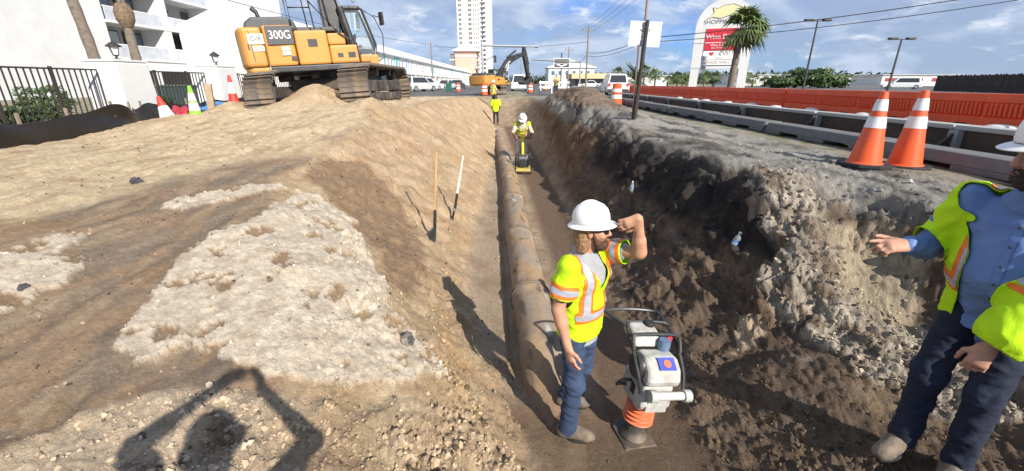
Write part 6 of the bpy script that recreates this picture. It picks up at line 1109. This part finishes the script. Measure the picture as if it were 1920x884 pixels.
        def keep(V):
            x,y,z = loc_(V); at = armt(V); onarm = at > 0; k = (z > vest_hem) | onarm; k &= ~(onarm & (at > np.where(x > 0,slR or sl_end,slL or sl_end)) & (np.where(z < 1.36,np.hypot(x/1.36,y)-.141*f,9.) > .03))
            nk = (y > 0.0) & (np.abs(x) < np.clip((z-1.24)*.52,0,.12)+(0 if not vest_open else .12)) & (z > (1.24 if not vest_open else 0)); k &= ~(nk & ~onarm); nb = (np.hypot(x,(y+.0)) < .10) & (z > 1.44); k &= ~nb
            return k
        LIMEV = pm('vest_lime',(.50,.80,.015),.75,var=.10,scale=14,bump=.3,bscale=220,spec=.2)
        vo,(V,F) = put('vest',Vv,LIMEV,(.014,8,21,1.0),v=min(vox,.0075),keep=keep,solid=.004)
        V,F = cut(V,F,keep(V)); N = vnormals(V,F); x,y,z = loc_(V); at = armt(V); onarm = at > 0
        if vest == 'vest':
            if sleeves == 'short': od = onarm & (at > .105) & (at < .205); sd2 = onarm & (at > .13) & (at < .18)
            elif sleeves == 'long': od = onarm & (((at > .30) & (at < .335)) | ((at > .385) & (at < .42))) & (V[:,2] < 9); sd2 = onarm & (at > .335) & (at < .385)
            else: od = sd2 = np.zeros(len(V),bool)
            ver = ~onarm & (np.abs(np.abs(x)-.118) < .046) & (z > 1.06); vers = ~onarm & (np.abs(np.abs(x)-.118) < .024) & (z > 1.06); zs = z+.10*np.clip(y,0,1); hor = ~onarm & (np.abs(zs-1.075) < .052); hors = ~onarm & (np.abs(zs-1.075) < .027)
            o_m = od | ver | hor; s_m = sd2 | vers | hors
            for nm,mk,off,mt in (('orange_trim',o_m,.003,pm('trim_orange',(.80,.18,.02),.6,var=.06)),('reflective_strip',s_m,.0055,pm('strip_silver',(.37,.39,.44),.35,var=.08,scale=20))):
                if mk.any():
                    v2,f2_ = cut(V+N*off,F,mk)
                    if len(f2_): link(nm,np_mesh(nm,v2,f2_),vo,mt)
    # ---- hair, beard
    if hair:
        S = SDF(); S.ell(hp((0,-.02,.03)),(.084,.10,.098),HR,.02).ell(hp((0,-.075,-.05)),(.078,.045,.085),HR,.03)
        for s in (-1,1): S.ell(hp((s*.070,-.045,-.055)),(.022,.045,.080),HR,.02); S.ell(hp((s*.055,-.06,-.12)),(.035,.035,.045),HR,.02)
        S.ell(hp((0,.115,-.01)),(.13,.105,.15),HR,.01,neg=True); 
        for s in (-1,1): S.ell(hp((s*.092,-.002,-.012)),(.024,.024,.036),HR,.01,neg=True)
        put('hair',S,pm('hair_%d' % int(hair[0]*100),hair,.6,var=.35,scale=35,bump=.8,bscale=60),(.010,30,41,.25),.006,it=1)
    if beard:
        S = SDF(); S.ell(hp((0,.056,-.098)),(.056,.054,.054),HR,.03).ell(hp((0,.085,-.057)),(.034,.022,.010),HR,.015)
        for s in (-1,1): S.cap(hp((s*.067,.01,-.01)),hp((s*.055,.045,-.085)),.014,.024,.02)
        put('beard',S,pm('beard_%d' % int(beard[0]*100),beard,.75,var=.4,scale=40,bump=.9,bscale=90),(.007,40,43,.5),.006)
        m = MB(); m.lathe([(.001,.0),(.02,.004),(.022,.012)],n=10,M=Matrix.Translation(hp((0,.099,-.070))) @ Matrix([list(r) for r in HR]).to_4x4() @ Matrix.Rotation(rad(-90),4,'X') @ Matrix.Scale(.35,4,(0,1,0))); m.build('lips',pm('lips',(.42,.17,.13),.5),t)
    MH = Matrix.Translation(H) @ Matrix([list(r) for r in HR]).to_4x4()
    if helmet:
        m = MB(); prof = [(.108,.0),(.110,.02),(.108,.05),(.099,.083),(.078,.112),(.046,.130),(.0005,.136)]; m.lathe(prof,n=32,sx=.94,sy=1.12); 
        he = m.build('hard_hat',pm('hat_%d' % int(helmet_col[0]*100),helmet_col,.35,var=.04,dirt=(.5,.48,.45),damt=.35,dscale=16,dlow=.55,dhigh=.75),t,smooth=60); he.matrix_local = MH @ Matrix.Translation((0,-.005,.052)) @ Matrix.Rotation(rad(3),4,'X'); q = he.modifiers.new('s','SOLIDIFY'); q.thickness = .004
        m = MB(); V = []; n = 40
        for r_,z_ in ((.106,.004),(.116,-.002),(.132,-.010),(.139,-.016),(.137,-.020),(.114,-.009),(.105,-.004)):
            for i in range(n):
                a = 2*math.pi*i/n; ext = (r_-.106)*((1.0+.35*max(0,math.sin(a))) if not cap_brim else (1.4 if math.sin(a) > .25 else .45)); V.append((math.cos(a)*(.106+ext)*.94,math.sin(a)*(.106+ext)*1.12,z_-(.008*max(0,math.sin(a)))))
        m.add(V,[(i*n+k,i*n+(k+1)%n,(i+1)*n+(k+1)%n,(i+1)*n+k) for i in range(6) for k in range(n)]); m.build('brim',MATS['hat_%d' % int(helmet_col[0]*100)],he,smooth=60)
        m = MB(); m.tube([(0,-.108+.216*i/12,.058+.082*math.sin(math.pi*i/12)**.75) for i in range(1,12)],[.004]+[.010]*9+[.004],8); m.build('ridge',MATS['hat_%d' % int(helmet_col[0]*100)],he,smooth=True)
        m = MB(); m.lathe([(.096,-.015),(.098,.012)],n=28,sx=.94,sy=1.1); m.build('headband',IRON,he)
    if glasses:
        g = MB()
        for s in (-1,1):
            pts = [(s*.012,.109,.016),(s*.056,.097,.018),(s*.060,.094,-.004),(s*.046,.099,-.020),(s*.018,.108,-.017)]; g.add(pts+[(x,y+.003,z) for x,y,z in pts],[(0,1,2,3,4),(9,8,7,6,5)]+[(i,(i+1)%5,5+(i+1)%5,5+i) for i in range(5)]); g.tube([(s*.058,.096,.012),(s*.078,.07,.012),(s*.086,.0,.008)],.003,6)
        g.tube([(-.014,.110,.012),(0,.113,.013),(.014,.110,.012)],.0028,6); go = g.build('sunglasses',pm('glasses_black',(.012,.012,.014),.12,spec=.7),t); go.matrix_local = MH
    return t
# ---- the crew
TAN = (.47,.25,.16); FZ = -1.5
# main worker: body turned to the right of the picture and towards the camera, left hand at the hat brim
def local(rz, base, w): 
    v = Matrix.Rotation(-rz,3,'Z') @ (Vector(w)-Vector(base)); return tuple(v)
b1 = (.485,2.66,hz(.485,2.62)); r1 = rad(-41-90); L1 = lambda w: local(r1,b1,w); D1 = lambda w: tuple(Matrix.Rotation(-r1,3,'Z') @ Vector(w))
person('bearded worker in lime vest and white hard hat shading his eyes',b1,r1,dict(head=(-.02,.035,1.64),eL=L1((.835,2.60,b1[2]+1.50)),wL=L1((.79,2.545,b1[2]+1.745)),eR=(.235,-.03,1.13),wR=(.25,.07,.88),hR=(.09,0,.92),kR=(.115,.05,.50),aR=(.12,.02,.09),hL=(-.09,0,.92),kL=(-.13,-.03,.49),aL=(-.15,-.18,.09),fR=(-.45,.9,0),fL=(-.6,.8,0)),
  skin=TAN,hair=(.26,.145,.07),beard=(.085,.04,.022),glasses=True,head=(rad(26),rad(3),0),vox=.007,shirt=(.30,.31,.33),trousers=(.030,.052,.11),boots=(.13,.10,.08),tee_hem=.82,vest_hem=.875,fat=.97,shirt_sleeve=.3,
  handsL=dict(d=D1((-.62,.10,-.30)),n=D1((-.25,.95,-.25)),curl=.42,side=1,thumb=.3,size=1.0),handsR=dict(n=(-.9,.3,0),curl=.3))
# man at the right edge: facing left, right arm pointing, left arm hanging in a loose vest sleeve
b2 = (2.50,1.95,hz(2.46,1.95)); r2 = rad(-152-90); L2 = lambda w: tuple(v/1.05 for v in local(r2,b2,w)); D2 = lambda w: tuple(Matrix.Rotation(-r2,3,'Z') @ Vector(w))
person('man in blue shirt and open lime vest pointing from the right edge',b2,r2,dict(pelvis=(0,-.04,.97),waist=(0,.01,1.12),chest=(0,.04,1.34),neck=(0,.09,1.52),head=(0,.175,1.69),sR=(.20,.06,1.45),sL=(-.20,.06,1.45),eR=L2((2.33,2.24,b2[2]+1.20)),wR=L2((2.13,2.17,b2[2]+1.235)),eL=L2((2.45,1.70,b2[2]+1.20)),wL=L2((2.27,1.74,b2[2]+.87)),hR=(.09,-.04,.93),hL=(-.09,-.04,.93),kR=(.11,.11,.52),aR=(.11,.15,.09),kL=(-.10,.12,.51),aL=(-.11,.13,.09),fR=(.1,1,0),fL=(-.1,1,0)),
  skin=(.44,.24,.165),hair=(.03,.022,.018),beard=(.035,.024,.018),head=(rad(-40),rad(-8),0),vox=.007,shirt=(.13,.22,.46),trousers=(.009,.014,.032),boots=(.12,.10,.08),fat=1.06,sleeves='long',slR=.34,slL=.66,scale=1.05,shirt_sleeve=.95,vest_open=True,tee_hem=.80,vest_hem=.83,cap_brim=True,eyes=True,patch=True,
  handsR=dict(d=D2((-.30,-.03,.0)),n=D2((.1,.55,-.8)),curl=.75,point=True,thumb=-.1,size=1.1,side=-1),handsL=dict(d=D2((-.1,0,-.4)),n=D2((.6,.5,0)),curl=.7))
# compactor operator, bent over the handle, facing the camera
person('worker in lime vest bent over the plate compactor handle',(.33,13.95,hz(.33,13.9)),rad(180),dict(pelvis=(0,-.06,.92),waist=(0,.02,1.06),chest=(0,.13,1.24),neck=(0,.22,1.39),head=(0,.33,1.50),sR=(.185,.19,1.33),sL=(-.185,.19,1.33),eR=(.30,.20,1.06),eL=(-.30,.20,1.06),wR=(.21,.37,.97),wL=(-.21,.37,.97),hR=(.09,-.06,.88),hL=(-.09,-.06,.88),kR=(.12,.03,.48),kL=(-.12,.0,.48),aR=(.13,-.05,.09),aL=(-.13,-.14,.09)),
  skin=(.20,.11,.075),head=(0,rad(-48),0),vox=.011,shirt=(.62,.55,.42),trousers=(.50,.49,.46),sleeves='none',shirt_sleeve=.45,vest_hem=.93,handsR=dict(d=(-.3,1,-.3),n=(0,.2,-1),curl=1.0),handsL=dict(d=(.3,1,-.3),n=(0,.2,-1),curl=1.0),hair=(.03,.025,.02))
# two workers farther up the trench
person('worker in lime shirt seen from behind at the far trench end',(-.98,26.9,hz(-.98,26.9)),rad(4),dict(eR=(.28,.03,1.16),wR=(.24,.16,.98),eL=(-.28,.03,1.16),wL=(-.24,.16,.98),head=(0,.06,1.62)),vest='plain',sleeves='short',vox=.014,shirt=(.45,.70,.02),trousers=(.018,.018,.024),skin=(.22,.12,.08),helmet=False,hair=(.02,.018,.016),vest_hem=.88,vneck=False,head=(0,rad(-25),0))
person('worker with white hard hat standing beyond the lime shirt',(-1.35,32.5,hz(-1.35,32.5)),rad(-60),dict(eR=(.26,.12,1.18),wR=(.16,.34,1.14)),vest='vest',sleeves='none',vox=.016,shirt=(.55,.45,.32),trousers=(.016,.016,.02),skin=(.35,.2,.13))
person('worker with arms folded over a clipboard by the far trench end',(3.75,38.5,.0),rad(170),dict(eR=(.27,.10,1.16),wR=(.06,.24,1.18),eL=(-.27,.10,1.16),wL=(-.06,.26,1.14)),vest='vest',sleeves='none',vox=.016,shirt=(.5,.42,.3),trousers=(.02,.024,.035),skin=(.25,.15,.1))
m = MB(); m.box((3.70,38.24,1.10),(.36,.03,.22),(rad(-30),0,0)); o = m.build('clipboard',pm('clipboard_brown',(.16,.045,.03),.6)); tag(o,'brown clipboard held by the far worker','clipboard')
# excavator operator sitting in the cab
ec = ex1.matrix_basis @ MU1
pc = ec @ Vector((.62,.85,1.60-.48)); op = person('excavator operator in lime vest seated inside the cab',tuple(pc),rad(50-90),dict(pelvis=(0,-.05,.60),waist=(0,-.06,.74),chest=(0,-.04,.95),neck=(0,-.04,1.12),head=(0,.0,1.26),sR=(.18,-.03,1.06),sL=(-.18,-.03,1.06),eR=(.24,.10,.84),eL=(-.24,.10,.84),wR=(.22,.33,.86),wL=(-.22,.33,.86),hR=(.09,0,.58),hL=(-.09,0,.58),kR=(.12,.42,.60),kL=(-.12,.42,.60),aR=(.12,.50,.22),aL=(-.12,.50,.22)),vox=.013,vest='plain',sleeves='none',shirt=(.12,.10,.09),trousers=(.03,.05,.10),skin=(.35,.19,.12),helmet=False,hair=(.20,.09,.04)); op.scale = (.9,)*3
# the photographer, standing just behind the lens with the phone held up; only the shadow shows
zp = hz(0,-.5)
person('photographer holding up the phone just outside the picture',(-.05,-.44,zp),0,dict(eR=(.42,.12,1.62),wR=(.12,.26,1.82),eL=(-.42,.12,1.62),wL=(-.12,.26,1.82)),handsR=dict(d=(-.3,.5,.1)),handsL=dict(d=(.3,.5,.1)),vest='vest',sleeves='none',vox=.015,helmet=True,scale=.93)

# chain and hook hanging from the raised bucket
bp = ex1.matrix_basis @ MK1 @ Vector((.95,0,-.7)); t = thing('lifting_chain','short chain with hook hanging from the raised excavator bucket','chain',tuple(bp))
for k in range(9):
    m = MB(); m.tube([(.025*math.cos(a),0,.05*math.sin(a)) for a in [2*math.pi*i/10 for i in range(10)]],.009,6,closed=True); o = m.build('link',STEEL,t); o.location = (.01*math.sin(k),0,-.04-.075*k); o.rotation_euler = (0,0,(k%2)*rad(90))
m = MB(); m.tube([(0,0,-.72),(.0,0,-.80),(.05,0,-.86),(.09,0,-.82)],.016,8); m.build('hook',STEEL,t)
